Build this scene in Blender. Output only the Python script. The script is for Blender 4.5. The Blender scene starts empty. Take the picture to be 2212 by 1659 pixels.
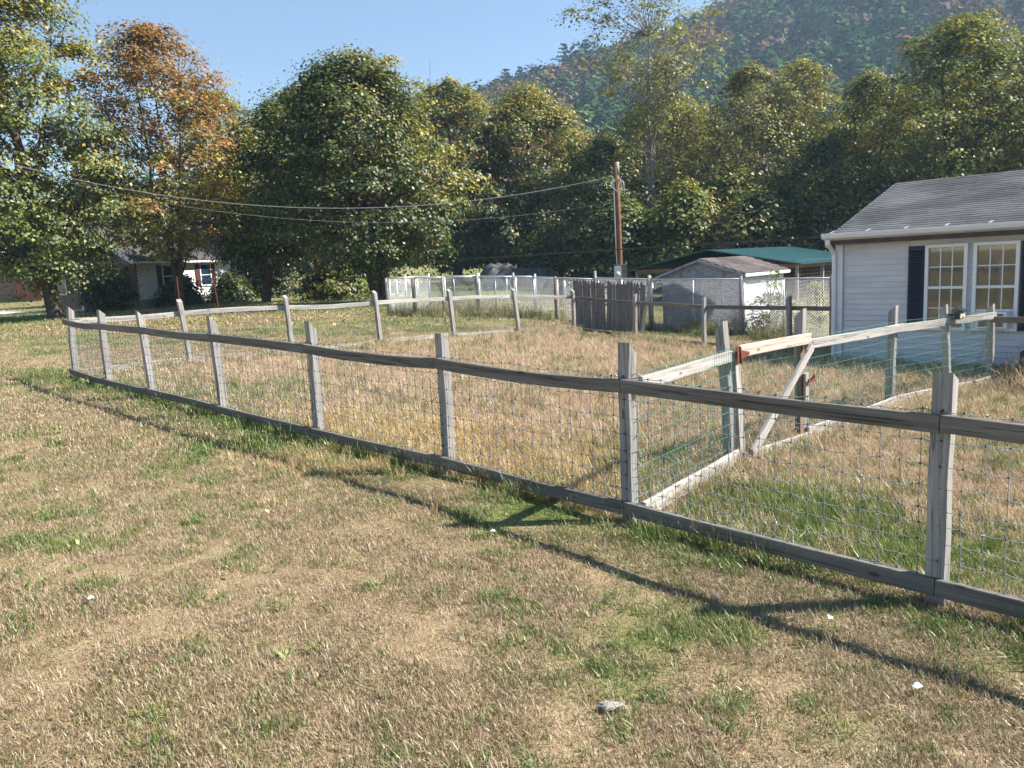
import bpy, math, random
import numpy as np
from mathutils import Vector, Matrix

S = bpy.context.scene
COL = S.collection
rad = math.radians

# ------------------------------------------------------------------ camera
PITCH, ROLL, EYE = rad(8.7), rad(3.0), 1.8
Fv = Vector((0, math.cos(PITCH), -math.sin(PITCH)))
R0 = Vector((1, 0, 0)); U0 = Vector((0, math.sin(PITCH), math.cos(PITCH)))
Rv = R0 * math.cos(ROLL) - U0 * math.sin(ROLL)
Uv = R0 * math.sin(ROLL) + U0 * math.cos(ROLL)
cam_d = bpy.data.cameras.new('camera')
cam = bpy.data.objects.new('camera', cam_d)
COL.objects.link(cam)
cam_d.sensor_fit = 'HORIZONTAL'
cam_d.angle = 2 * math.atan(1106 / 1671)
cam_d.clip_start = 0.05
cam_d.clip_end = 6000
m = Matrix(((Rv.x, Uv.x, -Fv.x, 0), (Rv.y, Uv.y, -Fv.y, 0), (Rv.z, Uv.z, -Fv.z, EYE), (0, 0, 0, 1)))
cam.matrix_world = m
S.camera = cam

# ------------------------------------------------------------------ world, sun, exposure
SUN_AZ, SUN_EL = rad(87), rad(43)
w = bpy.data.worlds.new('World'); S.world = w; w.use_nodes = True
nt = w.node_tree; nt.nodes.clear()
sky = nt.nodes.new('ShaderNodeTexSky'); sky.sky_type = 'NISHITA'; sky.sun_disc = False
sky.sun_elevation = SUN_EL; sky.sun_rotation = SUN_AZ
sky.altitude = 200; sky.air_density = 1.0; sky.dust_density = 0.0; sky.ozone_density = 1.2
bg = nt.nodes.new('ShaderNodeBackground'); bg.inputs['Strength'].default_value = 0.068
wo = nt.nodes.new('ShaderNodeOutputWorld')
nt.links.new(sky.outputs[0], bg.inputs[0]); nt.links.new(bg.outputs[0], wo.inputs[0])
sl = bpy.data.lights.new('sun', 'SUN'); sl.energy = 5.0; sl.angle = rad(0.53); sl.color = (1.0, 0.93, 0.83)
sun = bpy.data.objects.new('sun', sl); COL.objects.link(sun)
sdir = Vector((math.sin(SUN_AZ) * math.cos(SUN_EL), math.cos(SUN_AZ) * math.cos(SUN_EL), math.sin(SUN_EL)))
sun.rotation_euler = (-sdir).to_track_quat('-Z', 'Y').to_euler()
sun.location = (30, 0, 40)
vs = S.view_settings
vs.view_transform = 'Standard'; vs.look = 'None'; vs.gamma = 1.0; vs.exposure = 1.45; vs.use_curve_mapping = False
S.cycles.use_denoising = True
try:
    S.cycles.denoiser = 'OPENIMAGEDENOISE'
    S.cycles.denoising_input_passes = 'RGB_ALBEDO_NORMAL'; S.cycles.denoising_prefilter = 'ACCURATE'
except Exception:
    pass
S.cycles.use_light_tree = False; S.cycles.max_bounces = 5; S.cycles.diffuse_bounces = 2; S.cycles.glossy_bounces = 2
S.cycles.transmission_bounces = 4; S.cycles.transparent_max_bounces = 8; S.cycles.volume_bounces = 0
S.cycles.caustics_reflective = False; S.cycles.caustics_refractive = False

# ------------------------------------------------------------------ numeric helpers
RNG = np.random.default_rng(7)
random.seed(5)

def sst(a, b, x):
    t = np.clip((np.asarray(x, float) - a) / (b - a), 0, 1)
    return t * t * (3 - 2 * t)

_LAT = np.random.default_rng(99).random((256, 256))
def vnoise(x, y):
    x = np.asarray(x, float); y = np.asarray(y, float)
    xi = np.floor(x).astype(int); yi = np.floor(y).astype(int)
    fx = x - xi; fy = y - yi
    fx = fx * fx * (3 - 2 * fx); fy = fy * fy * (3 - 2 * fy)
    a = _LAT[xi & 255, yi & 255]; b = _LAT[(xi + 1) & 255, yi & 255]
    c = _LAT[xi & 255, (yi + 1) & 255]; d = _LAT[(xi + 1) & 255, (yi + 1) & 255]
    return (a * (1 - fx) + b * fx) * (1 - fy) + (c * (1 - fx) + d * fx) * fy
def fbm(x, y, o=4):
    s = 0.0; a = 0.5; t = 0.0
    for i in range(o):
        s = s + a * vnoise(x * 2 ** i + 17.3 * i, y * 2 ** i + 5.1 * i); t += a; a *= 0.5
    return s / t

def base_terr(x, y):
    x = np.asarray(x, float); y = np.asarray(y, float)
    z = -0.36 * np.tanh(x / 9.0)
    k = np.clip((y - 45) / 75, 0, None)
    z = z + 2.304 * k * k / (1 + 0.6 * k)
    return z - 0.2 * sst(-0.5, 4.5, x) * sst(12.5, 18, y)
def terr(x, y):
    z = base_terr(x, y)
    return z + 0.035 * (fbm(np.asarray(x) * 0.9 + 40, np.asarray(y) * 0.9 + 11, 3) - 0.5)
def tz(x, y): return float(terr(x, y))

# ------------------------------------------------------------------ materials
MATS = {}
def new_mat(name):
    mt = bpy.data.materials.new(name); mt.use_nodes = True
    t = mt.node_tree; t.nodes.clear()
    MATS[name] = mt
    return mt, t
def N(t, typ, **kw):
    n = t.nodes.new(typ)
    for k, v in kw.items(): setattr(n, k, v)
    return n
def ramp(t, fac, stops):
    r = N(t, 'ShaderNodeValToRGB')
    el = r.color_ramp.elements
    while len(el) > 1: el.remove(el[-1])
    el[0].position = stops[0][0]; el[0].color = (*stops[0][1], 1)
    for p, c in stops[1:]:
        e = el.new(p); e.color = (*c, 1)
    t.links.new(fac, r.inputs[0]); return r.outputs[0]
def princ(t, color, rough=0.8, metal=0.0, spec=0.3, normal=None):
    b = N(t, 'ShaderNodeBsdfPrincipled')
    if isinstance(color, tuple): b.inputs['Base Color'].default_value = (*color, 1)
    else: t.links.new(color, b.inputs['Base Color'])
    if hasattr(rough, 'is_linked') or hasattr(rough, 'links'): t.links.new(rough, b.inputs['Roughness'])
    else: b.inputs['Roughness'].default_value = rough
    b.inputs['Metallic'].default_value = metal
    b.inputs['Specular IOR Level'].default_value = spec
    if normal is not None: t.links.new(normal, b.inputs['Normal'])
    return b
def out(t, sh):
    o = N(t, 'ShaderNodeOutputMaterial'); t.links.new(sh, o.inputs['Surface'])
def noise(t, vec, scale, detail=4, rough=0.55, dist=0.0):
    n = N(t, 'ShaderNodeTexNoise'); n.inputs['Scale'].default_value = scale
    n.inputs['Detail'].default_value = detail; n.inputs['Roughness'].default_value = rough
    n.inputs['Distortion'].default_value = dist
    if vec is not None: t.links.new(vec, n.inputs['Vector'])
    return n.outputs['Fac']
def mapping(t, vec, scale=(1, 1, 1), loc=None):
    mp = N(t, 'ShaderNodeMapping'); mp.inputs['Scale'].default_value = scale
    t.links.new(vec, mp.inputs['Vector'])
    if loc is not None: t.links.new(loc, mp.inputs['Location'])
    return mp.outputs[0]
def mixc(t, fac, a, b, mode='MIX'):
    n = N(t, 'ShaderNodeMix', data_type='RGBA', blend_type=mode)
    if isinstance(fac, (int, float)): n.inputs[0].default_value = fac
    else: t.links.new(fac, n.inputs[0])
    for i, c in ((6, a), (7, b)):
        if isinstance(c, tuple): n.inputs[i].default_value = (*c, 1)
        else: t.links.new(c, n.inputs[i])
    return n.outputs[2]
def mth(t, op, a, b=0.0):
    n = N(t, 'ShaderNodeMath', operation=op)
    for i, c in ((0, a), (1, b)):
        if isinstance(c, (int, float)): n.inputs[i].default_value = c
        else: t.links.new(c, n.inputs[i])
    return n.outputs[0]
def bump(t, h, strength=0.3, dist=0.01):
    b = N(t, 'ShaderNodeBump'); b.inputs['Strength'].default_value = strength; b.inputs['Distance'].default_value = dist
    t.links.new(h, b.inputs['Height']); return b.outputs[0]
def objrand(t):
    oi = N(t, 'ShaderNodeObjectInfo'); return oi.outputs['Random']
def shifted_obj(t):
    tc = N(t, 'ShaderNodeTexCoord'); r = objrand(t)
    v = N(t, 'ShaderNodeVectorMath', operation='ADD')
    cb = N(t, 'ShaderNodeCombineXYZ')
    for i, k in enumerate((37.0, 91.0, 53.0)): t.links.new(mth(t, 'MULTIPLY', r, k), cb.inputs[i])
    t.links.new(tc.outputs['Object'], v.inputs[0]); t.links.new(cb.outputs[0], v.inputs[1])
    return v.outputs[0]

def wood(name, light, mid, dark, rough=0.85, warm=None, sc=1.0):
    """weathered board: grain runs along the piece's own X axis"""
    mt, t = new_mat(name)
    v = shifted_obj(t)
    g1 = noise(t, mapping(t, v, (2.2 * sc, 60 * sc, 60 * sc)), 1.0, 5, 0.65, 0.4)
    g2 = noise(t, mapping(t, v, (0.8, 9, 9)), 1.0, 3, 0.6)
    g3 = noise(t, mapping(t, v, (6, 170, 170)), 1.0, 2)
    c = ramp(t, g1, [(0.28, dark), (0.5, mid), (0.75, light)])
    c = mixc(t, mth(t, 'MULTIPLY', g2, 0.75), c, ramp(t, g2, [(0.3, dark), (0.65, light)]))
    if warm: c = mixc(t, ramp(t, noise(t, v, 2.3, 3), [(0.55, (0, 0, 0)), (0.75, (0.6, 0.6, 0.6))]), c, warm)
    # hairline checks along the grain
    ck = ramp(t, noise(t, mapping(t, v, (1.3, 48, 48)), 1.0, 2, 0.4, 0.6), [(0.60, (1, 1, 1)), (0.66, (0.25, 0.25, 0.25)), (0.70, (1, 1, 1))])
    c = mixc(t, 0.8, c, ck, 'MULTIPLY')
    # knots
    vo = N(t, 'ShaderNodeTexVoronoi'); vo.inputs['Scale'].default_value = 1.0
    t.links.new(mapping(t, v, (2.6, 7, 7)), vo.inputs['Vector'])
    kn = ramp(t, vo.outputs['Distance'], [(0.06, (0.35, 0.28, 0.22)), (0.12, (1, 1, 1))])
    c = mixc(t, 0.85, c, kn, 'MULTIPLY')
    h = mth(t, 'ADD', mth(t, 'MULTIPLY', g1, 0.7), mth(t, 'MULTIPLY', g3, 0.4))
    out(t, princ(t, c, rough, 0, 0.2, bump(t, h, 0.55, 0.006)).outputs[0])
    return mt
wood('wood_grey', (0.42, 0.405, 0.39), (0.29, 0.28, 0.27), (0.13, 0.122, 0.115))
wood('wood_rail', (0.24, 0.225, 0.205), (0.15, 0.14, 0.125), (0.065, 0.06, 0.055), warm=(0.13, 0.12, 0.09))
wood('wood_pale', (0.52, 0.50, 0.47), (0.37, 0.355, 0.335), (0.15, 0.14, 0.13))
wood('wood_brown', (0.30, 0.215, 0.16), (0.20, 0.14, 0.10), (0.09, 0.06, 0.045))
wood('wood_fresh', (0.66, 0.53, 0.46), (0.60, 0.46, 0.39), (0.40, 0.26, 0.20))
wood('wood_stockade', (0.25, 0.225, 0.215), (0.16, 0.145, 0.14), (0.07, 0.062, 0.06))
wood('wood_pole', (0.26, 0.15, 0.10), (0.19, 0.09, 0.055), (0.09, 0.045, 0.03))

def plain(name, col, rough=0.6, metal=0.0, spec=0.4, var=0.25, scale=6.0, bmp=0.0):
    mt, t = new_mat(name)
    v = shifted_obj(t)
    n = noise(t, v, scale, 5, 0.6)
    a = tuple(c * (1 - var) for c in col); b = tuple(min(1, c * (1 + var)) for c in col)
    c = ramp(t, n, [(0.3, a), (0.7, b)])
    nm = bump(t, noise(t, v, scale * 8, 3), bmp, 0.01) if bmp else None
    out(t, princ(t, c, rough, metal, spec, nm).outputs[0])
    return mt
plain('wire_grey', (0.24, 0.26, 0.29), 0.45, 0.4, 0.5, 0.15, 30)
plain('wire_green', (0.07, 0.22, 0.17), 0.4, 0.0, 0.5, 0.2, 30)
plain('wire_dark', (0.10, 0.115, 0.115), 0.5, 0.3, 0.4, 0.2, 30)
plain('galv', (0.55, 0.57, 0.60), 0.4, 0.6, 0.5, 0.15, 10)
plain('chain_wire', (0.62, 0.64, 0.67), 0.35, 0.45, 0.5, 0.1, 20)
plain('rust', (0.17, 0.045, 0.028), 0.8, 0.1, 0.3, 0.35, 60)
plain('trim_white', (0.72, 0.73, 0.76), 0.45, 0, 0.4, 0.05, 4)
plain('frame_white', (0.78, 0.79, 0.80), 0.4, 0, 0.4, 0.04, 4)
plain('fascia_tan', (0.52, 0.47, 0.41), 0.5, 0, 0.4, 0.08, 4)
plain('shutter_navy', (0.010, 0.014, 0.032), 0.5, 0, 0.4, 0.1, 4)
plain('dark_skirt', (0.05, 0.06, 0.075), 0.6, 0, 0.3, 0.2, 5)
plain('cable_black', (0.02, 0.02, 0.022), 0.5, 0, 0.4, 0.1, 5)
plain('cable_alum', (0.36, 0.36, 0.36), 0.4, 0.3, 0.5, 0.2, 40)
plain('meter_grey', (0.50, 0.55, 0.60), 0.4, 0.2, 0.5, 0.08, 8)
plain('black_plastic', (0.02, 0.021, 0.023), 0.35, 0, 0.5, 0.1, 8)
plain('solar_panel', (0.015, 0.03, 0.06), 0.12, 0, 0.7, 0.1, 8)
plain('lamp_lens', (0.62, 0.56, 0.36), 0.2, 0, 0.6, 0.1, 8)
plain('concrete', (0.50, 0.48, 0.45), 0.9, 0, 0.2, 0.12, 3, 0.2)
plain('foundation', (0.30, 0.31, 0.32), 0.9, 0, 0.2, 0.15, 3)
plain('bark', (0.085, 0.065, 0.05), 0.95, 0, 0.1, 0.5, 7, 0.9)
plain('bark_pale', (0.24, 0.215, 0.19), 0.95, 0, 0.1, 0.45, 6, 0.8)
plain('white_siding', (0.74, 0.75, 0.77), 0.55, 0, 0.3, 0.05, 2)
plain('roof_dark', (0.075, 0.07, 0.072), 0.9, 0, 0.2, 0.3, 5, 0.3)
plain('red_paint', (0.30, 0.085, 0.085), 0.7, 0, 0.3, 0.2, 4)
plain('red_shutter', (0.09, 0.03, 0.028), 0.5, 0, 0.3, 0.1, 4)
plain('tarp_grey', (0.11, 0.11, 0.115), 0.55, 0, 0.4, 0.25, 1.5, 0.3)
plain('interior_dark', (0.03, 0.032, 0.035), 0.9, 0, 0.2, 0.1, 4)
plain('blind_tan', (0.30, 0.28, 0.265), 0.7, 0, 0.2, 0.1, 3)
plain('curtain_tan', (0.33, 0.325, 0.315), 0.85, 0, 0.2, 0.18, 5)
plain('paper_white', (0.55, 0.55, 0.54), 0.8, 0, 0.2, 0.08, 20)
plain('stone_pale', (0.33, 0.31, 0.28), 0.9, 0, 0.2, 0.2, 20, 0.4)
plain('soil_straw', (0.46, 0.34, 0.23), 0.95, 0, 0.1, 0.25, 14, 0.6)

# vinyl siding with faint streaking
mt, t = new_mat('siding_vinyl')
v = shifted_obj(t)
n1 = noise(t, mapping(t, v, (0.6, 3, 14)), 1.0, 4); n2 = noise(t, v, 1.4, 3)
c = ramp(t, n1, [(0.3, (0.54, 0.545, 0.575)), (0.7, (0.63, 0.635, 0.665))])
c = mixc(t, 0.35, c, ramp(t, n2, [(0.35, (0.42, 0.425, 0.45)), (0.6, (0.63, 0.635, 0.665))]))
out(t, princ(t, c, 0.5, 0, 0.35).outputs[0])

# asphalt shingle: tone differs from piece to piece
def shingle_mat(name, a, b):
    mt, t = new_mat(name)
    v = shifted_obj(t)
    r = objrand(t)
    at = N(t, 'ShaderNodeAttribute', attribute_name='tone')
    rr = mth(t, 'FRACT', mth(t, 'ADD', r, at.outputs['Fac']))
    geo = N(t, 'ShaderNodeNewGeometry')
    st = noise(t, mapping(t, geo.outputs['Position'], (0.7, 0.7, 1.4)), 1.0, 4)
    c = ramp(t, rr, [(0.0, a), (1.0, b)])
    c = mixc(t, 0.55, c, ramp(t, st, [(0.35, tuple(x * 0.55 for x in a)), (0.65, tuple(x * 1.25 for x in b))]))
    g = noise(t, v, 160, 2)
    c = mixc(t, 0.6, c, ramp(t, g, [(0.3, (0.55, 0.55, 0.55)), (0.7, (1.3, 1.3, 1.3))]), 'MULTIPLY')
    out(t, princ(t, c, 0.92, 0, 0.15, bump(t, g, 0.4, 0.004)).outputs[0])
shingle_mat('shingle_grey', (0.055, 0.058, 0.068), (0.125, 0.128, 0.142))
shingle_mat('shingle_brown', (0.07, 0.06, 0.062), (0.15, 0.125, 0.125))

# peeling painted plywood
mt, t = new_mat('shed_paint')
v = shifted_obj(t)
n1 = noise(t, v, 3.0, 6, 0.65); n2 = noise(t, mapping(t, v, (2, 2, 9)), 4.0, 5, 0.7)
c = ramp(t, n2, [(0.36, (0.30, 0.31, 0.33)), (0.48, (0.60, 0.62, 0.66)), (0.8, (0.68, 0.70, 0.74))])
pe = ramp(t, noise(t, v, 9.0, 6, 0.75), [(0.62, (0, 0, 0)), (0.70, (1, 1, 1))])
c = mixc(t, pe, c, (0.20, 0.17, 0.15))
c = mixc(t, 0.5, c, ramp(t, n1, [(0.3, (0.7, 0.7, 0.7)), (0.7, (1, 1, 1))]), 'MULTIPLY')
out(t, princ(t, c, 0.75, 0, 0.25, bump(t, pe, 0.3, 0.004)).outputs[0])
mt, t = new_mat('shed_front_shaded')  # darker copy of the shed paint, front wall's shade put into the colour
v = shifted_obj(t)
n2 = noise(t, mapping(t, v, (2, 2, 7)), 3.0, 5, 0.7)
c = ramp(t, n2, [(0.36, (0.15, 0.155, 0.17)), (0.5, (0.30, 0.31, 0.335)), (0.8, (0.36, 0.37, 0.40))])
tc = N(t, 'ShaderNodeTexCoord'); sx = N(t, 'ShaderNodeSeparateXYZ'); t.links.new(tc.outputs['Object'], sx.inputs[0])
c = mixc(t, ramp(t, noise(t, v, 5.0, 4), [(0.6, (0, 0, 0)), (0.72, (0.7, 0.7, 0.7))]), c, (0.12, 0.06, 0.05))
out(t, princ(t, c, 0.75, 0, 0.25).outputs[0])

# green ribbed metal
mt, t = new_mat('metal_green')
v = shifted_obj(t)
c = ramp(t, noise(t, v, 1.3, 5), [(0.3, (0.010, 0.05, 0.05)), (0.7, (0.02, 0.085, 0.08))])
out(t, princ(t, c, 0.38, 0.15, 0.5).outputs[0])

# brick for the far house (too far to tell the bricks apart)
mt, t = new_mat('brick_far')
tc = N(t, 'ShaderNodeTexCoord')
br = N(t, 'ShaderNodeTexBrick')
t.links.new(mapping(t, tc.outputs['Object'], (1, 1, 1)), br.inputs['Vector'])
br.inputs['Color1'].default_value = (0.20, 0.12, 0.095, 1); br.inputs['Color2'].default_value = (0.27, 0.17, 0.13, 1)
br.inputs['Mortar'].default_value = (0.35, 0.32, 0.29, 1); br.inputs['Scale'].default_value = 4.5
br.inputs['Brick Width'].default_value = 0.9; br.inputs['Row Height'].default_value = 0.32; br.inputs['Mortar Size'].default_value = 0.03
out(t, princ(t, br.outputs[0], 0.9, 0, 0.15).outputs[0])

# window glass
mt, t = new_mat('glass')
tr = N(t, 'ShaderNodeBsdfTransparent'); tr.inputs[0].default_value = (0.80, 0.83, 0.80, 1)
gl = N(t, 'ShaderNodeBsdfGlossy'); gl.inputs['Roughness'].default_value = 0.03
fr = N(t, 'ShaderNodeFresnel'); fr.inputs[0].default_value = 1.5
mx = N(t, 'ShaderNodeMixShader')
t.links.new(mth(t, 'ADD', fr.outputs[0], 0.05), mx.inputs[0]); t.links.new(tr.outputs[0], mx.inputs[1]); t.links.new(gl.outputs[0], mx.inputs[2])
out(t, mx.outputs[0])

# leaves: colour is stored per leaf ("leaf" attribute)
def leaf_mat(name, transl=0.38, gloss=0.10, rough=0.45):
    mt, t = new_mat(name)
    a = N(t, 'ShaderNodeAttribute', attribute_name='leaf')
    d = N(t, 'ShaderNodeBsdfDiffuse'); t.links.new(a.outputs['Color'], d.inputs[0])
    tl = N(t, 'ShaderNodeBsdfTranslucent')
    t.links.new(mixc(t, 1.0, a.outputs['Color'], (1.15, 1.1, 0.55), 'MULTIPLY'), tl.inputs[0])
    m1 = N(t, 'ShaderNodeMixShader'); m1.inputs[0].default_value = transl
    t.links.new(d.outputs[0], m1.inputs[1]); t.links.new(tl.outputs[0], m1.inputs[2])
    g = N(t, 'ShaderNodeBsdfGlossy'); g.inputs['Roughness'].default_value = rough; g.inputs[0].default_value = (0.9, 0.9, 0.9, 1)
    m2 = N(t, 'ShaderNodeMixShader'); m2.inputs[0].default_value = gloss
    t.links.new(m1.outputs[0], m2.inputs[1]); t.links.new(g.outputs[0], m2.inputs[2])
    out(t, m2.outputs[0])
    return mt
leaf_mat('leaf', 0.38, 0.035, 0.5)
leaf_mat('needle', 0.12, 0.03)

# grass blades: tone per clump, drifting slowly over the ground
def grass_mat(name, stops, transl=0.3):
    mt, t = new_mat(name)
    r = objrand(t)
    geo = N(t, 'ShaderNodeNewGeometry')
    n = noise(t, geo.outputs['Position'], 1.1, 3)
    n3 = noise(t, geo.outputs['Position'], 70.0, 1)
    k = mth(t, 'ADD', mth(t, 'MULTIPLY', r, 0.45), mth(t, 'ADD', mth(t, 'MULTIPLY', n, 0.35), mth(t, 'MULTIPLY', n3, 0.35)))
    c = ramp(t, k, stops)
    d = N(t, 'ShaderNodeBsdfDiffuse'); t.links.new(c, d.inputs[0])
    tl = N(t, 'ShaderNodeBsdfTranslucent'); t.links.new(c, tl.inputs[0])
    m1 = N(t, 'ShaderNodeMixShader'); m1.inputs[0].default_value = transl
    t.links.new(d.outputs[0], m1.inputs[1]); t.links.new(tl.outputs[0], m1.inputs[2])
    g = N(t, 'ShaderNodeBsdfGlossy'); g.inputs['Roughness'].default_value = 0.5
    m2 = N(t, 'ShaderNodeMixShader'); m2.inputs[0].default_value = 0.06
    t.links.new(m1.outputs[0], m2.inputs[1]); t.links.new(g.outputs[0], m2.inputs[2])
    out(t, m2.outputs[0])
grass_mat('blade_straw', [(0.2, (0.20, 0.135, 0.085)), (0.4, (0.345, 0.25, 0.16)), (0.6, (0.47, 0.36, 0.24)), (0.85, (0.34, 0.29, 0.15))])
grass_mat('blade_green', [(0.2, (0.075, 0.13, 0.025)), (0.5, (0.13, 0.21, 0.04)), (0.85, (0.24, 0.27, 0.07))])
grass_mat('blade_olive', [(0.2, (0.13, 0.125, 0.045)), (0.5, (0.22, 0.205, 0.08)), (0.85, (0.32, 0.28, 0.13))])
grass_mat('blade_blond', [(0.2, (0.40, 0.27, 0.185)), (0.5, (0.58, 0.43, 0.29)), (0.85, (0.66, 0.52, 0.35))])
grass_mat('blade_gold', [(0.2, (0.46, 0.32, 0.14)), (0.5, (0.58, 0.43, 0.20)), (0.85, (0.58, 0.47, 0.26))])

# ground sheet
mt, t = new_mat('ground')
geo = N(t, 'ShaderNodeNewGeometry'); P = geo.outputs['Position']
at = N(t, 'ShaderNodeAttribute', attribute_name='green')
n1 = noise(t, P, 0.55, 5, 0.6); n2 = noise(t, P, 9.0, 6, 0.7); n3 = noise(t, P, 55.0, 3, 0.7)
k = mth(t, 'ADD', mth(t, 'MULTIPLY', n1, 0.35), mth(t, 'ADD', mth(t, 'MULTIPLY', n2, 0.4), mth(t, 'MULTIPLY', n3, 0.3)))
tan_ = ramp(t, k, [(0.36, (0.12, 0.085, 0.05)), (0.5, (0.26, 0.19, 0.115)), (0.64, (0.38, 0.285, 0.185)), (0.78, (0.30, 0.26, 0.14))])
grn = ramp(t, k, [(0.36, (0.06, 0.085, 0.02)), (0.5, (0.125, 0.165, 0.045)), (0.68, (0.23, 0.25, 0.085)), (0.8, (0.33, 0.29, 0.13))])
c = mixc(t, at.outputs['Fac'], tan_, grn)
h = mth(t, 'ADD', n3, mth(t, 'MULTIPLY', n2, 0.8))
out(t, princ(t, c, 0.95, 0, 0.1, bump(t, h, 0.8, 0.03)).outputs[0])

# hill floor and the far crowns on it
mt, t = new_mat('hill_floor')
geo = N(t, 'ShaderNodeNewGeometry')
c = ramp(t, noise(t, geo.outputs['Position'], 0.03, 6), [(0.35, (0.03, 0.035, 0.02)), (0.6, (0.09, 0.06, 0.045)), (0.75, (0.12, 0.08, 0.04))])
out(t, princ(t, c, 0.95, 0, 0.1).outputs[0])
def far_mat(name, stops):
    mt, t = new_mat(name)
    r = objrand(t); geo = N(t, 'ShaderNodeNewGeometry')
    n = noise(t, geo.outputs['Position'], 0.5, 3)
    c = ramp(t, mth(t, 'ADD', mth(t, 'MULTIPLY', r, 0.75), mth(t, 'MULTIPLY', n, 0.3)), stops)
    d = N(t, 'ShaderNodeBsdfDiffuse'); t.links.new(c, d.inputs[0]); out(t, d.outputs[0])
far_mat('far_green', [(0.1, (0.025, 0.055, 0.025)), (0.5, (0.05, 0.09, 0.035)), (0.9, (0.09, 0.13, 0.04))])
far_mat('far_purple', [(0.1, (0.085, 0.055, 0.05)), (0.5, (0.13, 0.085, 0.07)), (0.9, (0.16, 0.11, 0.08))])
far_mat('far_orange', [(0.1, (0.15, 0.07, 0.03)), (0.5, (0.21, 0.11, 0.04)), (0.9, (0.18, 0.14, 0.05))])

# ------------------------------------------------------------------ object helpers
def link(o, parent=None, loc=None):
    COL.objects.link(o)
    if parent is not None:
        o.parent = parent
    return o
def tag(o, label=None, cat=None, group=None, kind=None):
    if label: o['label'] = label
    if cat: o['category'] = cat
    if group: o['group'] = group
    if kind: o['kind'] = kind
    return o
def thing(name, loc, label, cat, group=None):
    o = bpy.data.objects.new(name, None); COL.objects.link(o)
    o.empty_display_size = 0.2; o.location = loc
    return tag(o, label, cat, group)
def wloc(o):
    """world translation of an (unrotated) parent chain"""
    v = Vector((0, 0, 0))
    while o is not None:
        v += o.location; o = o.parent
    return v
def me(name, verts, faces, mat, smooth=False):
    d = bpy.data.meshes.new(name); d.from_pydata([tuple(v) for v in verts], [], faces)
    if mat: d.materials.append(MATS[mat])
    if smooth: d.polygons.foreach_set('use_smooth', [True] * len(d.polygons))
    d.update(); return d
def place(name, data, parent, M):
    """data in its own axes, world matrix M; parents only translate or carry matrices known through wmat"""
    o = bpy.data.objects.new(name, data); COL.objects.link(o)
    if parent is not None:
        o.parent = parent
        o.matrix_local = wmat(parent).inverted() @ M
    else:
        o.matrix_local = M
    o['_w'] = 1
    WM[o.name] = M
    return o
WM = {}
def wmat(o):
    if o.name in WM: return WM[o.name]
    return Matrix.Translation(wloc(o))
def frame(x, z, p):
    """matrix with local X along x, local Z near z"""
    x = Vector(x).normalized(); z = Vector(z)
    y = z.cross(x)
    if y.length < 1e-5: y = Vector((0, 1, 0))
    y.normalize(); z = x.cross(y).normalized()
    return Matrix(((x.x, y.x, z.x, p[0]), (x.y, y.y, z.y, p[1]), (x.z, y.z, z.z, p[2]), (0, 0, 0, 1)))

def board_mesh(name, L, wy, wz, mat, seg=3, jit=0.002, bow=0.0, cut=None, sag=0.0, ch=0.004):
    """box along X from 0..L, thickness wy (Y), width wz (Z), softly chamfered and a little uneven; cut=(sy,sz) slants the far end"""
    r = random
    V = []; Fs = []
    ring = [(-wy / 2 + ch, -wz / 2), (wy / 2 - ch, -wz / 2), (wy / 2, -wz / 2 + ch), (wy / 2, wz / 2 - ch), (wy / 2 - ch, wz / 2), (-wy / 2 + ch, wz / 2), (-wy / 2, wz / 2 - ch), (-wy / 2, -wz / 2 + ch)] if ch else [(-wy / 2, -wz / 2), (wy / 2, -wz / 2), (wy / 2, wz / 2), (-wy / 2, wz / 2)]
    n = len(ring)
    for i in range(seg + 1):
        k = i / seg
        oy = bow * 4 * k * (1 - k); oz = -sag * 4 * k * (1 - k)
        jy = r.uniform(-jit, jit); jz = r.uniform(-jit, jit)
        for (y, z) in ring:
            x = L * k
            if cut and i == seg: x += cut[0] * (y / wy) + cut[1] * (z / wz)
            V.append((x, y + oy + jy + r.uniform(-jit, jit) * .4, z + oz + jz + r.uniform(-jit, jit) * .4))
    for i in range(seg):
        for j in range(n):
            a = i * n + j; b = i * n + (j + 1) % n
            Fs.append((a, b, b + n, a + n))
    Fs.append(tuple(range(n - 1, -1, -1))); Fs.append(tuple(range(seg * n, seg * n + n)))
    return me(name, V, Fs, mat)
def board(name, p0, p1, wy, wz, mat, parent, zdir=(0, 0, 1), **kw):
    p0 = Vector(p0); p1 = Vector(p1)
    return place(name, board_mesh(name, (p1 - p0).length, wy, wz, mat, **kw), parent, frame(p1 - p0, zdir, p0))

def prisms(segs, r, sides=3):
    """numpy: straight thin prisms for a list of (p0,p1)"""
    segs = np.asarray(segs, float)
    p0 = segs[:, 0]; p1 = segs[:, 1]
    d = p1 - p0; d /= np.maximum(np.linalg.norm(d, axis=1, keepdims=True), 1e-9)
    up = np.where(np.abs(d[:, 2:3]) > 0.9, np.array([[1.0, 0, 0]]), np.array([[0, 0, 1.0]]))
    a = np.cross(d, up); a /= np.linalg.norm(a, axis=1, keepdims=True); b = np.cross(d, a)
    V = []
    for base in (p0, p1):
        for s in range(sides):
            th = 2 * math.pi * s / sides
            V.append(base + r * (math.cos(th) * a + math.sin(th) * b))
    V = np.stack(V, 1); n = len(segs); V = V.reshape(-1, 3)
    off = (np.arange(n) * 2 * sides)[:, None]
    Fs = []
    for s in range(sides):
        Fs.append(np.stack([off[:, 0] + s, off[:, 0] + (s + 1) % sides, off[:, 0] + sides + (s + 1) % sides, off[:, 0] + sides + s], 1))
    return V, np.concatenate(Fs, 0)
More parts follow.
